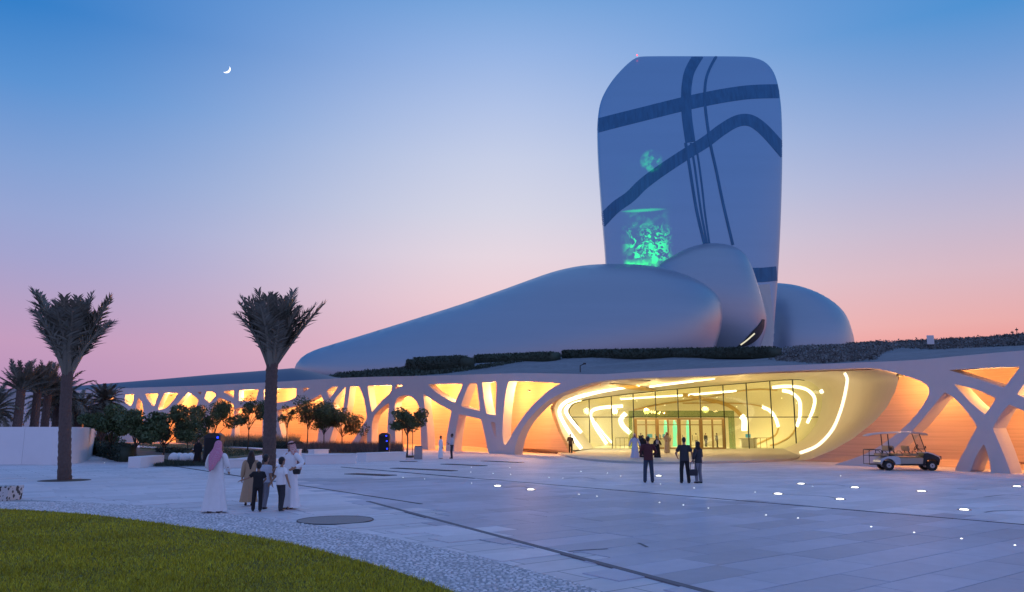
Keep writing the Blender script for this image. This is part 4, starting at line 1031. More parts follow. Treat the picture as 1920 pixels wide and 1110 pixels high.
tufts('feather_grass', 415, 560, L_((415, 834), (560, 833)), L_((415, 839), (560, 841)), 9000, 1.75, M_TALLG, 'tall pale feathery grasses in a bank beside the palm', 'grass', spread=.22, w=.02)
tufts('feather_grass', 330, 425, L_((330, 829), (425, 832)), L_((330, 832), (425, 837)), 5000, 1.5, M_TALLG, 'pale feathery grasses under the dark trees', 'grass', spread=.22, w=.02)
tufts('lavender', 548, 755, L_((548, 838), (620, 839), (755, 841)), L_((548, 849), (620, 849), (755, 850)), 16000, 1.0, M_LAV, 'purplish bank of lavender-like grass behind the low benches', 'grass', spread=.12, w=.014)
tufts('ground_cover_strip', 288, 405, L_((288, 868), (405, 868)), L_((288, 876), (405, 875)), 7000, .28, M_DLEAF, 'dark low ground cover in front of the white boulders', 'ground cover', spread=.08, w=.016)
tufts('meadow', 262, 505, L_((262, 834), (360, 836), (505, 849)), L_((262, 843), (350, 850), (430, 858), (505, 850)), 9000, .14, M_BEDGRASS, 'thin green turf of the garden terraces', 'turf', z0=.07, spread=.05, w=.02)
# dark hedge rising beside the white wall
def hedge2(pts, h, depth, label, name='garden_hedge'):
    P = [G(*p) for p in pts]
    for i in range(len(P) - 1):
        A, B = P[i], P[i + 1]; L = (B - A).length; N = int(L * (2 * h + depth) * 60); q = nrg.uniform(-.5, .5, (N, 3)); fc = nrg.integers(0, 3, N); q[fc == 0, 1] = -.5; q[fc == 1, 2] = .5; q[fc == 2, 1] = .5
        c = q * [L, depth, h] + nrg.normal(size=(N, 3)) * .05; c[:, 2] += h / 2; v, f = leafcloud(c, .10, nrg); n0 = len(v)
        bx = MB().box((0, 0, h / 2 - .05), (L - .1, depth - .12, h)); v = np.vstack([v, np.array(bx.v)]); f = np.vstack([f, np.array(bx.f) + n0])
        o = link(name, npmesh(name, v, f), None, M_DLEAF); o.location = (A + B) / 2; o.rotation_euler = (0, 0, math.atan2(B.y - A.y, B.x - A.x)); tag(o, label, 'hedge')
hedge2([(184, 852), (238, 866)], 1.05, 1.0, 'dark clipped hedge running from the white wall to the white block')
hedge2([(300, 848), (352, 853)], .45, .8, 'low brown-green clipped hedge behind the tree trunks on the terraces', 'low_hedge')
hedge2([(425, 838), (560, 843)], .8, 1.0, 'long dark green hedge below the feathery grasses', 'low_hedge')
# ---- white blocks and benches
def block(px0, py0, px1, py1, h, depth, label, name='low_bench', cap=True, cat='bench'):
    A, B = G(px0, py0), G(px1, py1); L = (B - A).length; q = empty(name, (A + B) / 2, math.atan2(B.y - A.y, B.x - A.x), label=label, cat=cat)
    MB().box((0, depth / 2, h / 2 - .01), (L, depth, h)).obj('body', M_WHITE, q, bevel=.02)
    if cap: MB().box((0, depth / 2, h + .025), (L + .08, depth + .08, .07)).obj('seat_slab', M_WHITE, q, bevel=.015)
block(573, 871, 667, 869, .55, .8, 'long white bench in front of the lavender bank')
block(686, 866, 761, 862.5, .52, .8, 'white bench nearest the tree with stakes')
block(589, 856, 616, 855, .5, .7, 'short white block bench behind the long bench')
block(509, 857, 560, 857, .55, .8, 'white bench behind the man in a white robe')
block(405, 878, 470, 876, .42, .8, 'white bench behind the girl with long hair')
block(239, 877.5, 262, 877.5, .62, 3.0, 'solid white block at the corner of the hedge', 'white_block', False, 'block')
# five white boulders in a row
for i, lab in enumerate(['round white boulder at the block end of the row', 'round white boulder second from the white block', 'middle round white boulder of the row of five', 'round white boulder second from the dark figures', 'round white boulder at the end by the dark figures']):
    p = G(325 + i * 10.5, 869 - (i % 2) * .6); o = MB().ell((0, 0, .30), (.33 - .01 * i, .35, .36 + .02 * (i == 0)), 20, 14).obj('boulder', M_WHITE, None, True); o.location = p + Vector((0, 0, .0)); tag(o, lab, 'boulder', 'white boulders in a row')
# ---- loudspeakers with blue lights
def speaker(px, py, top, wpx, leds, label, rz=0.):
    p = G(px, py); k = p.y / F; h = (py - top) * k; w = wpx * k; q = empty('loudspeaker', p, rz, label=label, cat='loudspeaker')
    MB().prism([(-w / 2, 0), (w / 2, 0), (w / 2, h * .93), (w * .3, h), (-w * .22, h), (-w / 2, h * .9)], -w * .3, w * .35).obj('cabinet', M_BLACK, q, bevel=.03)
    MB().box((0, -w * .31, h * .45), (w * .8, .03, h * .8)).obj('grille', mat('speaker_grille', (.012, .012, .014), .8, var=.3, scale=60), q)
    for fx, fz in leds: MB().ell((fx * w, -w * .33, fz * h), (.055, .03, .055), 10, 6).obj('led', M_BLUE, q)
speaker(720, 852, 813, 20, [(.22, .86), (.27, .62), (.32, .27)], 'tall black loudspeaker with three blue lights beside the lavender')
speaker(398, 873, 814, 30, [(.34, .86)], 'big black loudspeaker with one blue light under the dark trees')
# litter bin
p = G(784, 861); q = empty('litter_bin', p, R(12), label='square pale bin beside the staked tree', cat='bin'); k = p.y / F
MB().box((0, 0, 11.5 * k), (14 * k, 14 * k, 23 * k)).obj('body', mat('bin_stone', (.34, .31, .32), .7, var=.1, scale=8), q, bevel=.02); MB().box((0, 0, 23.6 * k), (12 * k, 12 * k, .05)).obj('lid', M_STEEL, q)
# ---- palms
def frond_mesh(name, L, droop, leaf, seed, bare=.22):
    rr = random.Random(seed); V = []; Fc = []; n = 26; pts = []
    for i in range(n + 1):
        t = i / n; pts.append(Vector((0, L * (.02 * t + droop * t ** 2.2), L * (t - droop * .55 * t ** 2.6))))
    mb = MB().tube(pts, [.035 * (1 - .85 * i / n) + .004 for i in range(n + 1)], 5)
    for i in range(int(n * bare), n + 1):
        for s in (-1, 1):
            for h_ in (0, .5):
                t = min((i + h_) / n, 1); k = min(int(t * n), n - 1); p = pts[k].lerp(pts[k + 1], t * n - k); tan = (pts[k + 1] - pts[k]).normalized()
                l = leaf * (.55 + .75 * math.sin(math.pi * min(max((t - bare * .6) / (1 - bare * .6), 0), 1) ** .75)) * rr.uniform(.8, 1.15); a = R(rr.uniform(38, 68) * (1 - .3 * t))
                side = Vector((s, 0, 0)); nrm = tan.cross(side).normalized(); d = (tan * math.cos(a) + side * math.sin(a) + nrm * rr.uniform(-.25, .35)).normalized()
                e = p + d * l + Vector((0, 0, -.10 * l)); m_ = p + d * l * .45; w = d.cross(nrm).normalized() * .012
                mb.add([p - w * .4, p + w * .4, m_ + w, e, m_ - w], [(0, 1, 2, 4), (4, 2, 3)])
    me = mb.mesh(name); me.materials.append(M_PALML); return me
FR_UP = [frond_mesh('frond', 1.0, d, .19, 20 + i, .3) for i, d in enumerate((.02, .06, .12, .2))]
FR_DR = [frond_mesh('frond', 1.0, d, .17, 30 + i) for i, d in enumerate((.25, .40, .55))]
def trunk_mesh(h, r0, r1, seed, lean=0., rough=.13):
    rr = random.Random(seed); seg = 22; n = int(h / .085); rows = []
    for i in range(n + 1):
        t = i / n; z = h * t; r = r0 + (r1 - r0) * t + (.10 * r0 * math.exp(-t * 14)); row = []
        for k in range(seg):
            sp = (k + (i // 2 % 2) * 1) ; saw = (1 if (k + (i // 3)) % 2 == 0 else .25) * (.35 + .65 * (i % 3) / 2); q = r * (1 + rough * saw + rr.uniform(-.03, .03)); a = 2 * math.pi * k / seg
            row.append((lean * math.sin(t * 1.4) + q * math.cos(a), q * math.sin(a), z))
        rows.append(row)
    return MB().loft(rows, closed=True, cap=True)
def palm(label, px, py, trunk_top, crown_top, r_px, seed, n=44, tmax=30, up=True, lean=0., extra=(), ang0=3, name='date_palm', group=None, taper=.85):
    p = G(px, py); k = p.y / F; h = zfor(px, trunk_top, p.y); Lc = zfor(px, crown_top, p.y) - h; r = r_px * k
    q = empty(name, (p.x, p.y, -.01), label=label, cat='palm tree', group=group); trunk_mesh(h + .25, r, r * taper, seed, lean).obj('trunk', M_TRUNK, q)
    rr = random.Random(seed); top = Vector((lean * math.sin(1.4), 0, h)); lst = FR_UP if up else FR_DR
    for i in range(n):
        u = (i + .5) / n; th = ang0 + (tmax - ang0) * u ** .75 + rr.uniform(-3, 3); ph = i * 2.39996 + rr.uniform(-.2, .2); L = Lc * (rr.uniform(.62, 1.06) if up else rr.uniform(.8, 1.15))
        if not up: L = Lc * 1.1 * rr.uniform(.85, 1.1)
        o = link('frond', lst[min(len(lst) - 1, int(u * len(lst)))], q); o.scale = (L,) * 3
        o.matrix_local = Matrix.Translation(top + Vector((0, 0, .15 - .5 * u * r * 2))) @ Matrix.Rotation(ph, 4, 'Z') @ Matrix.Rotation(R(-th), 4, 'X') @ Matrix.Translation((0, r * .2, 0)) @ Matrix.Scale(L, 4)
    for ph, th, Lk in extra:
        o = link('frond', FR_UP[1], q); L = Lc * Lk; o.matrix_local = Matrix.Translation(top) @ Matrix.Rotation(ph, 4, 'Z') @ Matrix.Rotation(R(-th), 4, 'X') @ Matrix.Scale(L, 4)
    return q
def pit(px, py, r, label):
    p = G(px, py); o = MB().cyl((0, 0, 0), r, .02, 32).obj('tree_pit', M_SOIL); o.location = (p.x, p.y, 0); tag(o, label, 'tree pit')
palm('tall date palm with its fronds tied upward, in front of the white wall', 121, 901, 706, 556, 10.5, 1, n=40, tmax=18, extra=((R(78), 24, 1.25), (R(84), 20, 1.16), (R(-95), 21, 1.05), (R(-80), 17, 1.1), (R(60), 26, 1.0)), name='date_palm', lean=-.32)
pit(121, 901.5, .98, 'dark soil ring round the palm by the white wall')
palm('tall date palm with its fronds tied upward, behind the children', 504, 893, 690, 552, 11.5, 2, n=40, tmax=18, extra=((R(-82), 31, 1.12), (R(-70), 26, 1.05), (R(75), 26, 1.05), (R(88), 21, 1.08), (R(-35), 10, 1.14)), lean=-.12)
pit(504, 893.5, .9, 'dark soil ring round the palm behind the children')
palm('smaller palm with a ringed trunk beside the grey block, farthest from the arcade', 26, 858, 728, 672, 8, 3, n=40, tmax=62, ang0=6)
palm('dark smaller palm standing close beside two others over the white wall', 58, 856, 734, 676, 7.5, 4, n=40, tmax=62, ang0=6)
palm('dark slim palm between its neighbours over the white wall', 78, 854, 738, 680, 7, 5, n=40, tmax=70, ang0=6)
palm('dark palm with low dense fronds just behind the near palm', 100, 852, 752, 690, 8, 6, n=46, tmax=95, ang0=6, up=False)
palm('bushy palm with spreading arched fronds at the end of the arcade', 188, 848, 752, 712, 9, 7, n=60, tmax=105, ang0=5, up=False)
palm('low bushy palm with drooping fronds behind the white wall', 140, 850, 770, 730, 8, 8, n=46, tmax=105, ang0=5, up=False)
palm('palm with trailing fronds by the outer end of the grey block', -22, 858, 770, 715, 8, 9, n=36, tmax=100, ang0=6, up=False)
# ---- small garden trees
def tree(label, px, py, cy, wpx, hpx, seed, nl=2600, stakes=False, size=.10, m=None, lean=0.):
    p = G(px, py); k = p.y / F; rr = random.Random(seed); rg = np.random.default_rng(seed); zc = zfor(px, cy, p.y); rx, rz = wpx * k, hpx * k
    q = empty('garden_tree', (p.x, p.y, .04), label=label, cat='tree', group='small trees of the garden')
    hb = max(zc - rz * .75, .8); mb = MB(); mb.tube([(0, 0, 0), (.03, 0, hb * .5), (lean, .02, hb)], [.07, .055, .045], 8); cl = []
    for i in range(9):
        a = i * 2.4 + rr.uniform(-.4, .4); rad = rr.uniform(.35, .95) * rx; e = Vector((lean + math.cos(a) * rad, math.sin(a) * rad, zc + rr.uniform(-.55, .75) * rz)); mid = Vector((lean + math.cos(a) * rad * .45, math.sin(a) * rad * .45, (hb + e.z) / 2 + .05))
        mb.tube([(lean * .9, .02, hb * rr.uniform(.75, 1)), mid, e], [.035, .025, .01], 6); cl.append((e, rr.uniform(.28, .5) * rx)); cl.append((mid.lerp(e, .6) + Vector((0, 0, .1)), rr.uniform(.22, .4) * rx))
    mb.obj('trunk', M_BARK, q, True)
    cs = []; per = nl // len(cl)
    for c, r in cl:
        d = rg.normal(size=(per, 3)); d /= np.linalg.norm(d, axis=1)[:, None]; d *= (rg.uniform(.25, 1, per) ** .5)[:, None] * r; d[:, 2] *= .75; cs.append(d + np.array(c))
    v, f = leafcloud(np.vstack(cs), size, rg, 1.8, -.3); link('crown', npmesh('crown', v, f), q, m or M_LEAF)
    if stakes:
        for s in (-1, 1): MB().tube([(s * .42, 0, 0), (s * .40, 0, 2.2)], .03, 6).obj('stake', M_BARK, q)
        MB().box((0, 0, .05), (1.1, 1.1, .12)).obj('planting_square', M_SOIL, q)
tree('small staked tree standing alone beside the bin', 763, 858, 787, 33, 25, 1, stakes=True, nl=4600)
tree('rounded tree at the end of the lavender bank by the loudspeaker', 640, 846, 790, 38, 30, 2, nl=5000)
tree('taller tree with an open crown in the lavender bank', 575, 846, 772, 38, 32, 3, nl=4500)
tree('spreading tree between two others in the lavender bank', 606, 845, 788, 34, 28, 4, nl=4200)
tree('small thin tree behind the man in the white robe', 536, 843, 778, 20, 22, 14, nl=1100)
tree('leafy tree beside the palm behind the children', 464, 846, 774, 36, 30, 5, nl=4200)
tree('dark tree over the big loudspeaker', 396, 850, 792, 46, 42, 6, nl=6500)
tree('sparse tree with lit gaps between the dark trees', 350, 852, 798, 36, 38, 7, nl=3200)
tree('dark broad tree over the white block', 305, 866, 800, 52, 44, 8, nl=8500)
tree('dense dark tree over the long hedge', 252, 866, 800, 54, 48, 9, nl=9500)
tree('dense dark tree beside the end of the white wall', 205, 862, 800, 48, 50, 10, nl=9500)
tree('low dark tree close against the white wall end', 184, 852, 806, 34, 44, 11, nl=5500)
# ================================================================== people
REMESH = []
M_SKIN = mat('skin', (.36, .20, .13), .55, var=.06, scale=8)
M_SKIND = mat('dark_skin', (.14, .075, .05), .55, var=.06, scale=8)
M_HAIR = mat('black_hair', (.012, .010, .010), .5, var=.2, scale=20)
M_EYE = mat('eye_dark', (.02, .015, .012), .3)
M_LIP = mat('lip', (.26, .11, .09), .5)
def cloth(name, col, rough=.85): return mat('cloth_' + name, col, rough, var=.10, scale=6, bump=.15, bscale=30)
C_WHITE = cloth('white', (.86, .85, .87)); C_BLUEW = cloth('pale_blue', (.52, .56, .70)); C_CREAM = cloth('cream', (.50, .44, .34)); C_BLACK = cloth('black', (.014, .014, .018)); C_CHAR = cloth('charcoal', (.035, .036, .045))
C_MAROON = cloth('maroon', (.085, .020, .024)); C_JEAN = cloth('jeans', (.035, .05, .085)); C_GREY = cloth('grey_jeans', (.20, .20, .235)); C_TAN = cloth('tan', (.45, .30, .19)); C_SUIT = cloth('brown_suit', (.09, .065, .05)); C_LSHIRT = cloth('light_shirt', (.50, .52, .60))
def check_cloth(name, a, b_, sc):
    m = bpy.data.materials.new(name); m.use_nodes = True; n, l = m.node_tree.nodes, m.node_tree.links; t = n.new('ShaderNodeTexCoord'); c = n.new('ShaderNodeTexChecker'); c.inputs['Scale'].default_value = sc
    c.inputs[1].default_value = (*a, 1); c.inputs[2].default_value = (*b_, 1); l.new(t.outputs['Object'], c.inputs[0]); l.new(c.outputs[0], n['Principled BSDF'].inputs['Base Color']); n['Principled BSDF'].inputs['Roughness'].default_value = .9; return m
C_PINK = check_cloth('pink_check_headcloth', (.62, .17, .30), (.66, .36, .48), 60); C_RED = check_cloth('red_check_headcloth', (.55, .12, .10), (.70, .58, .56), 55)
def hand(mb, w, d, side, s, curl=.5):
    """palm and five fingers from wrist w along d; side = direction of the thumb"""
    d = d.normalized(); side = (side - d * side.dot(d)).normalized(); nn = d.cross(side).normalized()
    pc = w + d * .045 * s; mb.capsule(w - d * .01 * s, .027 * s, w + d * .07 * s + side * .012 * s, .024 * s, 8); mb.capsule(w + d * .03 * s - side * .018 * s, .020 * s, w + d * .075 * s - side * .022 * s, .018 * s, 8)
    for i, (o, L) in enumerate(((.026, .068), (.009, .078), (-.009, .072), (-.026, .056))):
        b0 = w + d * .085 * s + side * o * s; m_ = b0 + (d * (1 - .25 * curl) + nn * .45 * curl).normalized() * L * .5 * s; e = m_ + (d * (1 - .9 * curl) + nn * 1.0 * curl).normalized() * L * .5 * s
        mb.capsule(b0, .0095 * s, m_, .009 * s, 7); mb.capsule(m_, .009 * s, e, .0078 * s, 7)
    t0 = w + d * .03 * s + side * .026 * s; t1 = t0 + (d * .7 + side * .75).normalized() * .038 * s; mb.capsule(t0, .012 * s, t1, .0105 * s, 7); mb.capsule(t1, .0105 * s, t1 + (d + side * .15 + nn * .3).normalized() * .03 * s, .009 * s, 7)
ARM_DOWN = ((.05, .02, -.29), (.07, -.05, -.54))
def person(label, px, py, top, rot, outfit, arms=(ARM_DOWN, ARM_DOWN), feet=((0, 0), (0, 0)), child=False, skin=None, top_m=None, low_m=None, head='hair', sleeve='short', head_m=None, near=False, z0=0., group=None, look=0., hairlong=False, shoes=M_BLACK, pitch=0., Y=None, untuck=True, barefeet=False):
    p = G(px, py, z0) if Y is None else Vector((atY(px, py, Y).x, Y, z0)); hgt = zfor(px, top, p.y) - z0; hgt = max(hgt, .9); s = hgt / 1.78
    q = empty('person', (p.x, p.y, z0), R(rot), label=label, cat='person', group=group); skin = skin or M_SKIN; hs = s * (1.22 if child else 1.0); vox = (.0085 if near else .014)
    V = lambda x, y, z: Vector((x * s, y * s, z * s)); neckz = 1.50 if not child else 1.44
    B = MB()
    sh = 1.42 if not child else 1.37; swx = .185 if not child else .165
    B.ell(V(0, 0, .96), (.155 * s, .105 * s, .14 * s)); B.capsule(V(0, 0, .95), .13 * s, V(0, 0, 1.15), .125 * s, 12); B.ell(V(0, .005, 1.28), (.168 * s, .112 * s, .19 * s)); B.capsule(V(-swx + .04, 0, sh), .06 * s, V(swx - .04, 0, sh), .06 * s); B.capsule(V(0, .005, sh), .058 * s, V(0, -.005, neckz + .06), .05 * s)
    hc = V(0, -.005, neckz) + Vector((0, 0, .165 * hs)); Hm = Matrix.Rotation(look, 4, 'Z') @ Matrix.Rotation(pitch, 4, 'X'); hp = lambda x, y, z: hc + Hm @ Vector((x * hs, y * hs, z * hs))
    Hr = Hm.to_3x3().to_4x4()
    B.ell(hp(0, 0, .01), (.074 * hs, .094 * hs, .105 * hs), 16, 12, Hr); B.ell(hp(0, -.028, -.055), (.055 * hs, .066 * hs, .058 * hs), 12, 8, Hr); B.capsule(hp(0, -.088, .015), .010 * hs, hp(0, -.106, -.022), .013 * hs, 7)
    for sd in (-1, 1): B.ell(hp(sd * .075, .008, -.01), (.012 * hs, .022 * hs, .032 * hs), 8, 6, Hr); B.capsule(hp(sd * .015, -.088, .038), .009 * hs, hp(sd * .05, -.080, .038), .008 * hs, 6)
    hips = []; wr = []
    for i, sd in enumerate((-1, 1)):
        fx, fy = feet[i]; hip = V(sd * .088, 0, .92); an = V(sd * .095 + fx, fy, .085); kn = (hip + an) / 2 + V(sd * .008, -.035 - abs(fy) * .12, .0); B.capsule(hip, .082 * s, kn, .056 * s); B.capsule(kn, .055 * s, an, .038 * s); B.capsule(an + V(0, .03, -.04), .036 * s, an + V(sd * .015, -.13, -.048), .033 * s, 8); hips.append((hip, kn, an))
        e, w = arms[i]; S = V(sd * swx, 0, sh); E = S + V(sd * e[0], e[1], e[2]); Wp = S + V(sd * w[0], w[1], w[2]); B.capsule(S, .054 * s, E, .041 * s); B.capsule(E, .041 * s, Wp, .029 * s); wr.append((S, E, Wp)); hand(B, Wp, Wp - E, V(-sd * .4, -1, 0), s, .45)
    eyes = [hp(sd * .031, -.087, .018) for sd in (-1, 1)]; mouth = hp(0, -.092, -.062)
    REMESH.append((B, 'body', q, [skin, M_EYE, M_LIP], vox, (eyes, mouth, hs)))
    T = MB()
    if outfit in ('thobe', 'abaya', 'dress'):
        fold = 9; hem = .05 if outfit != 'dress' else .12; fx = (feet[0][0] - .095 + feet[1][0] + .095) / 2; spread = abs(feet[0][1] - feet[1][1]) * .5; sp = .03 + abs(feet[1][0] - feet[0][0]) * .5; ph0 = px * .7
        prof = [(neckz + .015, .062, .062), (neckz - .03, .085, .075), (sh + .02, .165, .092), (sh - .06, .195, .118), (1.28, .188, .132), (1.12, .172, .13), (.98, .183, .14), (.82, .198, .15), (.6, .212, .16), (.38, .228, .172), (.2, .242, .185), (hem, .252, .195)]
        if outfit == 'abaya': prof = [(z, a * 1.06, b_ * 1.05) for z, a, b_ in prof]
        rings = []
        for z, a, b_ in prof:
            low = max(0, (1.0 - z) / 1.0); rg_ = []
            for k in range(40):
                t = 2 * math.pi * k / 40; f = 1 + low * (.075 * math.cos(fold * t + ph0) + .06 * math.cos(5 * t + ph0 * 2) + .04 * math.sin(13 * t + z * 3)); dip = .20 * low * abs(math.cos(t)) ** 6 if False else 0
                cleft = 1 - .10 * low * (abs(math.sin(t)) ** 8)
                rg_.append(V((a + sp * low) * f * math.cos(t) + fx * low, (b_ + spread * low) * f * cleft * math.sin(t), z))
            rings.append(rg_)
        T.loft(rings, closed=True)
        for i, sd in enumerate((-1, 1)):
            S, E, Wp = wr[i]; end = E.lerp(Wp, .93); T.tube([S + V(-sd * .05, 0, .0), S, S.lerp(E, .5), E, E.lerp(end, .5), end], [.085 * s, .085 * s, .075 * s, .068 * s, .064 * s, .062 * s], 14)
        o = T.obj({'thobe': 'robe', 'abaya': 'abaya', 'dress': 'dress'}[outfit], top_m, q, True); sm = o.modifiers.new('sub', 'SUBSURF'); sm.levels = 1; sm.render_levels = 1
    else:
        # trousers
        P_ = MB(); P_.ell(V(0, 0, .95), (.172 * s, .122 * s, .13 * s)); P_.capsule(V(0, 0, .95), .135 * s, V(0, 0, 1.04), .135 * s, 12)
        for hip, kn, an in hips:
            P_.capsule(hip, .100 * s, kn, .078 * s, 12); P_.tube([kn + V(0, 0, .03), kn, kn.lerp(an, .5), an + V(0, .005, -.03)], [.078 * s, .078 * s, .072 * s, .070 * s], 14)
        REMESH.append((P_, 'trousers', q, [low_m], vox * 1.15, None))
        S_ = MB(); zlo = .86 if untuck else .98
        S_.loft([[V(a * math.cos(t), b_ * math.sin(t), z) for t in np.linspace(0, 2 * math.pi, 24, endpoint=False)] for z, a, b_ in ((zlo, .190, .138), (.98, .186, .136), (1.12, .176, .130), (1.28, .192, .134), (sh - .05, .190, .122), (sh + .03, .15, .09), (sh + .075, .075, .065))], closed=True, cap=True)
        for i, sd in enumerate((-1, 1)):
            S, E, Wp = wr[i]; end = S.lerp(E, .72) if sleeve == 'short' else E.lerp(Wp, .92); P2 = [S + V(-sd * .06, 0, 0), S, S.lerp(E, .45)] + ([end] if sleeve == 'short' else [E, end]); S_.tube(P2, [.075 * s, .078 * s, .070 * s] + ([.072 * s] if sleeve == 'short' else [.058 * s, .048 * s]), 12)
        REMESH.append((S_, 'shirt' if sleeve != 'coat' else 'jacket', q, [top_m], vox * 1.15, None))
    for hip, kn, an in hips:
        sb = MB().capsule(an + V(0, .035, -.045), .043 * s, an + V(0, -.125, -.050), .041 * s, 10); sb.v = [(v[0], v[1], max(v[2], .004)) for v in sb.v]; sb.obj('shoe', shoes, q, True)
    # hair or head covering
    if head in ('hair', 'longhair'):
        hb = MB().ell(hp(0, .016, .034), (.082 * hs, .098 * hs, .094 * hs), 18, 12, Hr); hb.ell(hp(0, .045, -.02), (.070 * hs, .062 * hs, .075 * hs), 14, 8, Hr)
        if head == 'longhair':
            rows = []
            for z, w, dd in ((.06, .085, .08), (-.03, .105, .10), (-.12, .125, .115), (-.25, .14, .14), (-.38, .13, .15), (-.50, .10, .15)): rows.append([hp(w * math.sin(a), dd * math.cos(a) * .9 + .005, z) for a in np.linspace(-1.7, 1.7, 11)] + [hp(w * .8 * math.sin(a), dd * math.cos(a) * .5, z) for a in np.linspace(1.7, -1.7, 7)])
            hb.loft(rows, closed=True, cap=True)
        REMESH.append((hb, 'hair', q, [head_m or M_HAIR], vox * .9, None))
    elif head == 'hijab':
        hb = MB().ell(hp(0, .018, .02), (.092 * hs, .104 * hs, .118 * hs), 18, 12, Hr); hb.capsule(hp(0, .02, -.06), .085 * hs, hp(0, .01, -.15), .115 * hs, 14); hb.ell(hp(0, .0, -.19), (.175 * hs, .115 * hs, .085 * hs), 16, 8)
        REMESH.append((hb, 'headscarf', q, [head_m or C_BLACK], vox, None))
    elif head in ('ghutra', 'ghutra_agal'):
        hb = MB(); rows = []
        spec = [(.125, .02, .02, .3), (.112, .055, .06, .9), (.075, .085, .095, 1.45), (.03, .092, .108, 1.9), (-.03, .095, .112, 2.0), (-.09, .105, .118, 2.0), (-.15, .135, .125, 1.9), (-.20, .17, .135, 1.75), (-.28, .18, .15, 1.45), (-.40, .165, .165, 1.2), (-.52, .14, .172, 1.0), (-.62, .115, .175, .85), (-.70, .09, .175, .7)]
        for j, (z, w, dd, am) in enumerate(spec):
            rows.append([hp(w * math.sin(a) * (1 + .05 * math.sin(a * 9 + j * .6) * (j > 5)), .005 + dd * math.cos(a) * (1 + .08 * math.cos(a * 8 + j * .3) * (j > 5)), z + (.06 * abs(math.sin(a * 1.5)) * (j > 9))) for a in np.linspace(-am - (.45 if 2 < j < 8 else 0), am + (.45 if 2 < j < 8 else 0), 27)])
        hb.loft(rows, closed=False); hb.ell(hp(0, .005, .045), (.084 * hs, .104 * hs, .088 * hs), 18, 12, Hr)
        o = hb.obj('headcloth', head_m, q, True, fix=False); sm = o.modifiers.new('thick', 'SOLIDIFY'); sm.thickness = .008
        if head == 'ghutra_agal':
            for dz in (.062, .082): MB().tube([hp(.090 * math.cos(a), .004 + .109 * math.sin(a), dz) for a in np.linspace(0, 2 * math.pi, 25)], .011 * hs, 8).obj('head_cord', C_BLACK, q, True)
    return q, s, wr
UP = lambda *a: a
def bag(name, label, loc, size, m, strap=None):
    q = empty(name, loc, label=label, cat='bag'); w, d, h = size
    MB().loft([[(w / 2 * a * math.cos(t), d / 2 * a * math.sin(t), z) for t in np.linspace(0, 2 * math.pi, 20, endpoint=False)] for z, a in ((0, .75), (h * .1, .95), (h * .5, 1.0), (h * .9, .9), (h, .75))], closed=True, cap=True).obj('body', m, q, True)
    if strap: MB().tube([(-w * .35, 0, h * .9), (-w * .25, 0, h + strap * .7), (0, 0, h + strap), (w * .25, 0, h + strap * .7), (w * .35, 0, h * .9)], .012, 6).obj('handle', m, q, True)
    return q
# the family by the lawn
person('person in a long white robe and pink checked headcloth seen from behind', 401, 961, 827, 172, 'thobe', arms=(((.10, -.02, -.28), (.02, -.22, -.40)), ((.10, -.02, -.28), (.02, -.22, -.40))), feet=((-.05, .05), (.06, -.05)), top_m=C_WHITE, head='ghutra', head_m=C_PINK, near=True, z0=.012, pitch=.25)
person('person with long dark hair in a tan dress beside the child in black', 466, 948, 845, 195, 'dress', arms=(((.10, -.02, -.27), (.10, -.18, -.44)), ARM_DOWN), top_m=C_TAN, head='longhair', near=True, z0=ZS, shoes=M_BLACK)
person('child in black shirt and trousers stretching one arm out', 481, 959, 866, 200, 'shirt', arms=(((.10, -.08, -.22), (.02, -.22, -.34)), ((.18, -.05, -.16), (.42, -.10, -.25))), feet=((-.02, .10), (.03, -.14)), child=True, top_m=C_BLACK, low_m=C_BLACK, near=True, z0=ZS)
person('child with dark hair in a white shirt half hidden behind the child in black', 494, 954, 852, 165, 'shirt', arms=(ARM_DOWN, ARM_DOWN), feet=((0, .12), (.02, -.10)), child=True, top_m=C_LSHIRT, low_m=C_GREY, near=True, z0=ZS)
person('child in a white t-shirt and dark trousers walking beside the robed adult', 524, 958, 857, 150, 'shirt', arms=(((.16, .06, -.24), (.24, .02, -.48)), ((.14, -.02, -.25), (.26, .06, -.46))), feet=((-.02, .06), (.04, -.16)), child=True, top_m=C_WHITE, low_m=C_CHAR, near=True, z0=ZS)
_, s_, wr_ = person('person in a white robe and red checked headcloth with black cord', 541, 954, 828, -25, 'thobe', arms=(((.12, -.05, -.26), (.10, -.24, -.34)), ((.22, .05, -.22), (.12, -.20, -.33))), feet=((0, 0), (.03, -.06)), top_m=C_WHITE, head='ghutra_agal', head_m=C_RED, near=True, z0=ZS, look=-.5, pitch=.2)
p = G(553, 954); tag(MB().prism([(-.10, -.07), (.10, -.07), (.12, .06), (-.09, .07)], -.05, .05).obj('dark_pouch', M_BLACK, None, bevel=.015), 'small dark pouch held under the arm of the robed adult', 'pouch').location = (p.x + .05, p.y - .24, .97)
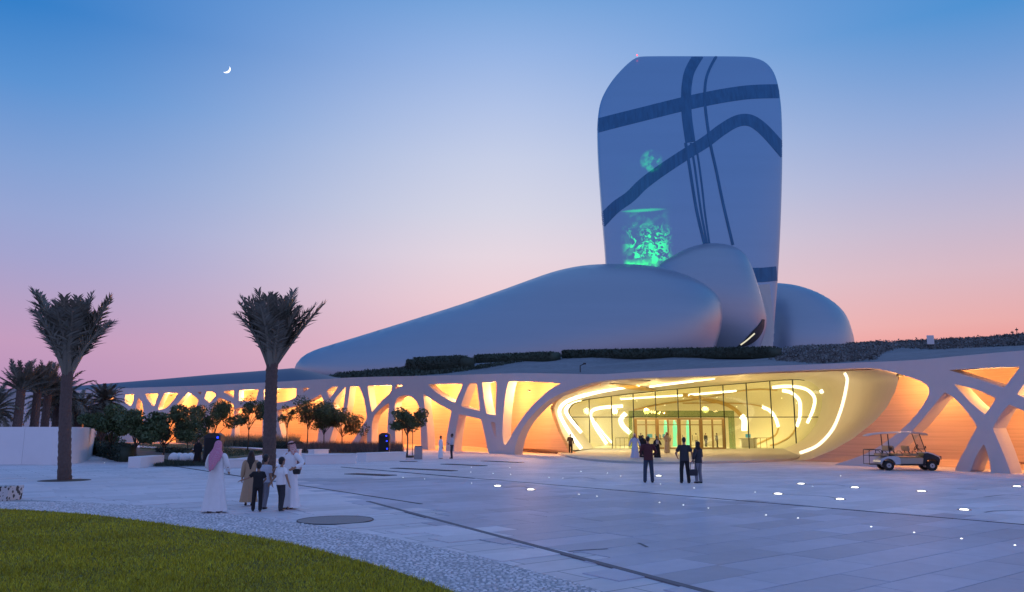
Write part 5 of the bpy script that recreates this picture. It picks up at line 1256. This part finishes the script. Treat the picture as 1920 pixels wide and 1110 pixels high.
# people between garden and arcade
person('person in dark clothes standing by the big loudspeaker', 369, 872, 824, 30, 'abaya', top_m=C_BLACK, head='hijab', head_m=C_BLACK, z0=0)
person('person in a white robe facing another at the arcade', 826, 860, 817, 120, 'thobe', top_m=C_WHITE, head='hair', arms=(ARM_DOWN, ARM_DOWN), skin=M_SKIN)
person('person in a light shirt and dark trousers talking at the arcade', 847, 860, 813, -80, 'shirt', arms=(((.06, -.05, -.28), (.02, -.26, -.30)), ((.06, -.02, -.28), (.02, -.22, -.36))), top_m=C_LSHIRT, low_m=C_CHAR, sleeve='long', skin=M_SKIND, untuck=False)
person('person in a dark suit standing before the left light strips', 1070, 852, 813, 8, 'shirt', arms=(((.10, .02, -.27), (.0, -.20, -.22)), ((.08, .02, -.28), (.10, -.04, -.53))), top_m=C_SUIT, low_m=C_BLACK, sleeve='coat', skin=M_SKIND, z0=0)
# visitors before the doors
person('person in a pale blue robe and loose red headcloth walking from the doors', 1191, 862, 813, -10, 'thobe', arms=(((.14, .05, -.26), (.20, .0, -.50)), ((.12, .05, -.26), (.18, -.06, -.50))), feet=((-.05, .06), (.05, -.12)), top_m=C_BLUEW, head='ghutra', head_m=C_RED)
person('person in a black cloak close beside the pale blue robe', 1206, 861, 816, 0, 'abaya', top_m=C_BLACK, head='hijab', head_m=C_BLACK, feet=((0, .05), (.03, -.10)))
person('person in a maroon shirt and jeans seen from behind', 1217, 905, 818, 178, 'shirt', arms=(((.13, -.02, -.26), (.05, -.20, -.34)), ((.13, -.02, -.26), (.05, -.20, -.34))), feet=((-.04, .0), (.06, .0)), top_m=C_MAROON, low_m=C_JEAN, sleeve='long', near=True, z0=ZS)
q_, s_, _w = person('person in a black cloak carrying a pale bag on the chest', 1233, 861.5, 818, 10, 'abaya', top_m=C_BLACK, head='hijab', head_m=C_BLACK, arms=(((.12, -.03, -.26), (.02, -.20, -.30)), ((.12, -.03, -.26), (.02, -.20, -.30))))
p = q_.location; bag('chest_bag', 'small pale bag worn on the chest of the black cloak', (p.x - .02, p.y - .24, 1.18 * s_), (.22, .14, .26), C_CREAM, .10)
person('person in a cream robe standing at the doors', 1251, 849.5, 810, 20, 'thobe', arms=(((.12, .0, -.26), (.0, -.18, -.38)), ((.12, .0, -.26), (.0, -.18, -.38))), top_m=C_CREAM, head='ghutra', head_m=C_CREAM, z0=ZP)
person('person in a black t-shirt and black trousers seen from behind', 1285, 906, 820, 182, 'shirt', arms=(((.12, .02, -.26), (.16, -.04, -.52)), ((.14, -.02, -.26), (.06, -.16, -.40))), feet=((-.05, .02), (.05, .0)), top_m=C_CHAR, low_m=C_BLACK, near=True, z0=ZS)
q_, s_, wr_ = person('person in a dark headscarf and top with grey jeans', 1311, 906, 828, 215, 'shirt', arms=(((.10, -.05, -.26), (.02, -.20, -.36)), ((.10, .02, -.27), (.06, -.06, -.40))), feet=((0, .02), (.01, -.03)), top_m=C_CHAR, low_m=C_GREY, sleeve='long', head='hijab', head_m=C_BLACK, near=True, z0=ZS)
wp = Matrix.Rotation(q_.rotation_euler.z, 4, 'Z') @ wr_[1][2]; wp2 = q_.location + wp
bag('round_handbag', 'dark round handbag hanging beside the grey jeans', (wp2.x - .02, wp2.y - .02, wp2.z - .62), (.36, .14, .24), C_CHAR, .36)
# people inside the lobby
for px, top_, Yk, lab, c1, c2, rz in ((1345, 808, 6, 'dark figure far inside the lobby by the right door', C_CHAR, C_BLACK, 60), (1202, 806, 4, 'figure in black behind the left door post', C_BLACK, C_BLACK, 0), (1306, 806, 8, 'pale figure in the middle of the lobby', C_CREAM, C_CHAR, 150), (1324, 808, 10, 'dark figure deep inside the lobby', C_BLACK, C_CHAR, 20)):
    person(lab, px, 838, zfor and 812, rz, 'shirt', top_m=c1, low_m=c2, sleeve='long', z0=ZP, Y=YG + Yk)
def finish_people():
    tmp = []
    for B, nm, par, mats, vox, face in REMESH:
        me = B.mesh(nm); o = bpy.data.objects.new('tmp', me); COL.objects.link(o); m = o.modifiers.new('r', 'REMESH'); m.mode = 'VOXEL'; m.voxel_size = vox; m.use_smooth_shade = True
        sm = o.modifiers.new('s', 'SMOOTH'); sm.iterations = 2 if nm == 'body' else 5; sm.factor = .5; tmp.append(o)
    dg = bpy.context.evaluated_depsgraph_get(); done = []
    for o in tmp: done.append(bpy.data.meshes.new_from_object(o.evaluated_get(dg)))
    for o in tmp:
        me0 = o.data; bpy.data.objects.remove(o); bpy.data.meshes.remove(me0)
    for me, (B, nm, par, mats, vox, face) in zip(done, REMESH):
        me.name = nm; me.materials.clear()
        for m in mats: me.materials.append(m)
        if face:
            eyes, mouth, hs = face; n = len(me.polygons); c = np.empty(n * 3, np.float32); me.polygons.foreach_get('center', c); c = c.reshape(-1, 3); idx = np.zeros(n, np.int32)
            for e in eyes: idx[np.linalg.norm((c - np.array(e)) * [1, .6, 1.4], axis=1) < .017 * hs] = 1
            idx[np.linalg.norm((c - np.array(mouth)) * [.55, .6, 1.8], axis=1) < .014 * hs] = 2; me.polygons.foreach_set('material_index', idx)
        link(nm, me, par)
finish_people()
# ================================================================== golf carts
def golf_cart(label, loc, rz, sc=1.0):
    q = empty('golf_cart', loc, rz, label=label, cat='golf cart'); q.scale = (sc,) * 3
    # length along +X (front), width along Y, near side -Y
    W = .6
    for s in (-1, 1):
        for x, nm in ((-1.02, 'r'), (1.10, 'f')):
            w = empty('wheel', (0, 0, 0)); w.parent = q; w.location = (x, s * (W - .10), .255)
            MB().tube([(0, -.10, 0), (0, -.09, 0), (0, .09, 0), (0, .10, 0)], [.20, .255, .255, .20], 24).obj('tyre', M_RUB, w)
            MB().tube([(0, -.112, 0), (0, .112, 0)], .12, 18).obj('rim', mat('wheel_rim', (.42, .43, .46), .35, metal=.6), w); MB().tube([(0, -.118, 0), (0, .118, 0)], .035, 12).obj('hub', M_STEEL, w)
    MB().prism([(-1.35, .26), (1.0, .26), (1.0, .36), (-1.35, .36)], -W + .08, W - .08).obj('chassis', M_BLACK, q)
    # rear white body with wheel arch
    arch = [(-1.02 + .34 * math.cos(a), .27 + .34 * math.sin(a)) for a in np.linspace(math.pi, 0, 12)]
    MB().prism([(-1.44, .42), (-1.40, .52), (-1.28, .63), (-1.05, .72), (-.72, .74), (-.50, .70), (-.42, .60), (-.42, .32), (-.66, .30)] + arch[::-1], -W, W).obj('rear_body', M_CARTW, q, bevel=.03)
    MB().prism([(-.415, .34), (.66, .34), (.72, .64), (-.415, .64)], -W + .03, W - .03).obj('side_panel', M_CARTG, q, bevel=.02)
    MB().box((.12, 0, .65), (1.1, 1.1, .03)).obj('floor_mat', M_TANS, q)
    # front cowl
    arch = [(1.10 + .33 * math.cos(a), .27 + .33 * math.sin(a)) for a in np.linspace(math.pi, 0, 12)]
    MB().prism([(.68, .36), (.70, .62), (.78, .92), (.92, .94), (1.18, .86), (1.46, .72), (1.52, .60), (1.50, .46)] + arch[::-1] , -W + .02, W - .02).obj('front_cowl', M_BLACK, q, bevel=.03)
    MB().prism([(.76, .93), (.92, .96), (1.20, .88), (1.48, .74), (1.55, .62), (1.50, .60), (1.44, .70), (1.18, .82), (.92, .90), (.78, .88)], -W + .01, W - .01).obj('bonnet', M_CARTW, q, bevel=.02)
    for s in (-1, 1): MB().ell((1.44, s * .36, .69), (.09, .12, .05), 12, 8).obj('headlight', mat('headlight_glass', (.5, .5, .5), .15), q)
    MB().tube([(1.40, -.5, .72), (1.60, -.48, .72), (1.64, -.3, .62), (1.64, .3, .62), (1.60, .48, .72), (1.40, .5, .72)], .022, 8).obj('bumper', M_BLACK, q)
    MB().tube([(1.60, -.46, .72), (1.60, -.46, .56)], .02, 6).obj('bumper_stay', M_BLACK, q)
    # roof and posts
    ro = []
    for i, (x, z, ww) in enumerate(((-1.90, 1.80, .50), (-1.70, 1.87, .58), (-1.2, 1.93, .62), (-.3, 1.965, .63), (.5, 1.96, .62), (.95, 1.90, .58), (1.06, 1.84, .50))):
        ro.append([(x, y * ww, z + .035 * (1 - abs(y)) + (-.03 if abs(y) == 1 else 0)) for y in (-1, -.9, -.5, 0, .5, .9, 1)] + [(x, y * ww * .97, z - .05) for y in (.95, 0, -.95)])
    MB().loft(ro, closed=True, cap=True).obj('roof', mat('cart_roof', (.50, .50, .52), .45, var=.05), q, True)
    for s in (-1, 1):
        MB().tube([(-.92, s * .54, .76), (-.95, s * .54, 1.86)], .025, 8).obj('rear_post', M_BLACK, q)
        MB().tube([(.90, s * .53, .62), (.86, s * .53, .95), (.62, s * .52, 1.88)], .022, 8).obj('front_post', M_BLACK, q)
    MB().tube([(.80, -.53, 1.10), (.80, .53, 1.10)], .015, 6).obj('windscreen_bar', M_BLACK, q)
    Mx = Matrix.Rotation(R(-15), 4, 'Y'); MB().box((.755, 0, 1.40), (.012, 1.02, .84), M=Mx).obj('windscreen', M_WIND, q)
    # seats
    def seat(x, back=True, face=1):
        MB().box((x, 0, .80), (.46, 1.04, .13)).obj('seat', M_TANS, q, bevel=.04)
        if back:
            MB().box((x - .26 * face, 0, 1.13), (.11, 1.02, .27), M=Matrix.Rotation(R(-10 * face), 4, 'Y')).obj('backrest', M_TANS, q, bevel=.05)
            for s in (-1, 1): MB().tube([(x - .14 * face, s * .3, .78), (x - .24 * face, s * .3, 1.05)], .02, 6).obj('back_support', M_BLACK, q)
        for s in (-1, 1): MB().tube([(x - .12, s * .53, .82), (x - .10, s * .54, 1.0), (x + .05, s * .54, .99), (x + .18, s * .53, .82)], .017, 6).obj('armrest', M_BLACK, q)
    seat(-.45); seat(.30); seat(-1.18, False)
    MB().box((-.93, 0, 1.13), (.10, 1.02, .27)).obj('backrest', M_TANS, q, bevel=.05); MB().box((-.80, 0, .72), (.4, 1.0, .10)).obj('seat_box', M_BLACK, q)
    # rear step and rails
    for s in (-1, 1):
        MB().tube([(-1.30, s * .5, .74), (-1.30, s * .5, 1.02), (-1.36, s * .5, 1.06), (-1.86, s * .5, 1.06), (-1.92, s * .5, 1.0), (-1.95, s * .5, .30), (-1.30, s * .45, .30)], .02, 6).obj('rear_rail', M_BLACK, q)
        MB().tube([(-1.30, s * .5, .74), (-1.93, s * .5, .74)], .016, 6).obj('rear_rail', M_BLACK, q)
    MB().tube([(-1.92, -.5, 1.05), (-1.92, .5, 1.05)], .02, 6).obj('grab_bar', M_BLACK, q); MB().box((-1.68, 0, .31), (.5, .95, .03)).obj('rear_step', M_BLACK, q)
    # steering wheel on the near side
    Mx = Matrix.Rotation(R(-58), 4, 'Y'); ring = [Mx @ Vector((.17 * math.cos(a), .17 * math.sin(a), 0)) + Vector((.50, -.25, 1.18)) for a in np.linspace(0, 2 * math.pi, 21)]
    w = MB().tube(ring, .017, 6).obj('steering_wheel', M_BLACK, q); MB().tube([(.50, -.25, 1.18), (.80, -.25, .92)], .022, 6).obj('steering_column', M_BLACK, q); MB().tube([ring[0], ring[10]], .012, 6).obj('spoke', M_BLACK, w)
    MB().box((.84, -.60, 1.20), (.03, .10, .13)).obj('mirror', M_BLACK, q)
    return q
p = G(1699, 881.5)
golf_cart('white six-seat golf cart with a roof, parked before the X shaped columns', (p.x, p.y, 0), R(-8), 1.0)
pv = G(928, 845); pv.y += 3.0
golf_cart('second golf cart mostly hidden behind the V shaped column', (pv.x * 1.03, pv.y, 0), R(172), 1.0)
# projector on a mast in the garden that throws the green show on the tower
pm = empty('show_projector', (-14, -6, 0), label='boxy show projector on a slim mast', cat='projector')
MB().tube([(0, 0, 0), (0, 0, 6.0)], [.09, .06], 10).obj('mast', M_STEEL, pm); MB().box((0, 0, 6.2), (.6, .7, .4)).obj('housing', M_BLACK, pm, bevel=.03)
sp = bpy.data.lights.new('green_show', 'SPOT'); so = bpy.data.objects.new('green_show_light', sp); COL.objects.link(so); so.parent = pm; so.location = (0, .45, 6.3)
tgt = atY(1208, 400, YT - 9); src = Vector((-14, -5.55, 6.3)); dvec = (tgt - src); so.rotation_euler = (-dvec).to_track_quat('Z', 'Y').to_euler(); DIST = dvec.length
sp.spot_size = R(15); sp.spot_blend = 0; sp.shadow_soft_size = 0; sp.energy = 7.5e6; sp.color = (1, 1, 1)
sp.use_nodes = True; n, l = sp.node_tree.nodes, sp.node_tree.links; em = n['Emission']
tcn = n.new('ShaderNodeTexCoord'); sx = n.new('ShaderNodeSeparateXYZ'); l.new(tcn.outputs['Normal'], sx.inputs[0])
def mth(op, a, b=None, c=None):
    q = n.new('ShaderNodeMath'); q.operation = op
    for i, x in enumerate((a, b, c)):
        if x is None: continue
        if isinstance(x, (int, float)): q.inputs[i].default_value = x
        else: l.new(x, q.inputs[i])
    return q.outputs[0]
zz = mth('ABSOLUTE', sx.outputs['Z']); uu = mth('MULTIPLY', mth('DIVIDE', sx.outputs['X'], zz), DIST * F / YT); vv = mth('MULTIPLY', mth('DIVIDE', sx.outputs['Y'], zz), DIST * F / YT)   # ~ photo pixels about the centre
def box(u0, u1, v0, v1, soft):
    def edge(x, a, s): 
        q = n.new('ShaderNodeMapRange'); q.interpolation_type = 'SMOOTHSTEP'; l.new(x, q.inputs[0]); q.inputs[1].default_value = a - s * soft; q.inputs[2].default_value = a + s * soft; return q.outputs[0]
    return mth('MULTIPLY', mth('MULTIPLY', edge(uu, u0, 1), edge(uu, u1, -1)), mth('MULTIPLY', edge(vv, v0, 1), edge(vv, v1, -1)))
cmb = n.new('ShaderNodeCombineXYZ'); l.new(uu, cmb.inputs[0]); l.new(vv, cmb.inputs[1])
def noise(sc, det, lo, hi, dist=0.):
    q = n.new('ShaderNodeTexNoise'); q.inputs['Scale'].default_value = sc; q.inputs['Detail'].default_value = det; q.inputs['Distortion'].default_value = dist; l.new(cmb.outputs[0], q.inputs['Vector'])
    r = n.new('ShaderNodeMapRange'); l.new(q.outputs['Fac'], r.inputs[0]); r.inputs[1].default_value = lo; r.inputs[2].default_value = hi; return r.outputs[0]
def blob(u0, v0, ru, rv):
    a = mth('DIVIDE', mth('SUBTRACT', uu, u0), ru); b = mth('DIVIDE', mth('SUBTRACT', vv, v0), rv); d = mth('ADD', mth('MULTIPLY', a, a), mth('MULTIPLY', b, b)); return mth('MAXIMUM', mth('SUBTRACT', 1, d), 0)
body = mth('MULTIPLY', box(-34, 36, -104, 2, 14), mth('MULTIPLY_ADD', noise(.04, 5, .48, .66, 1.0), .22, .02))
spark = mth('MULTIPLY', box(-28, 30, -100, -28, 18), mth('MULTIPLY', noise(.05, 5, .54, .62, 1.5), 1.3))
spark2 = mth('MULTIPLY', box(-5, 40, -90, -30, 12), mth('MULTIPLY', noise(.10, 4, .52, .60, 1.5), 1.2))
crest = mth('MULTIPLY', blob(-2, 6, 42, 3.5), .7)
cloud = mth('MULTIPLY', blob(14, 96, 21, 22), mth('MULTIPLY_ADD', noise(.07, 4, .44, .60), .9, .05))
haze_ = mth('MULTIPLY', box(-40, 44, 0, 100, 14), .01)
foot = mth('MULTIPLY', box(-36, 20, -99, -88, 6), mth('MULTIPLY_ADD', noise(.05, 4, .40, .60), .9, .35))
tot = mth('ADD', mth('ADD', mth('ADD', body, mth('ADD', spark, spark2)), mth('ADD', crest, cloud)), mth('ADD', haze_, foot))
mixc = n.new('ShaderNodeMixRGB'); mixc.inputs[1].default_value = (.0, 1.0, .10, 1); mixc.inputs[2].default_value = (.0, 1, .03, 1); l.new(mth('MINIMUM', mth('MULTIPLY', foot, .7), 1), mixc.inputs[0])
l.new(mixc.outputs[0], em.inputs['Color']); l.new(mth('MULTIPLY', tot, 1.0), em.inputs['Strength'])
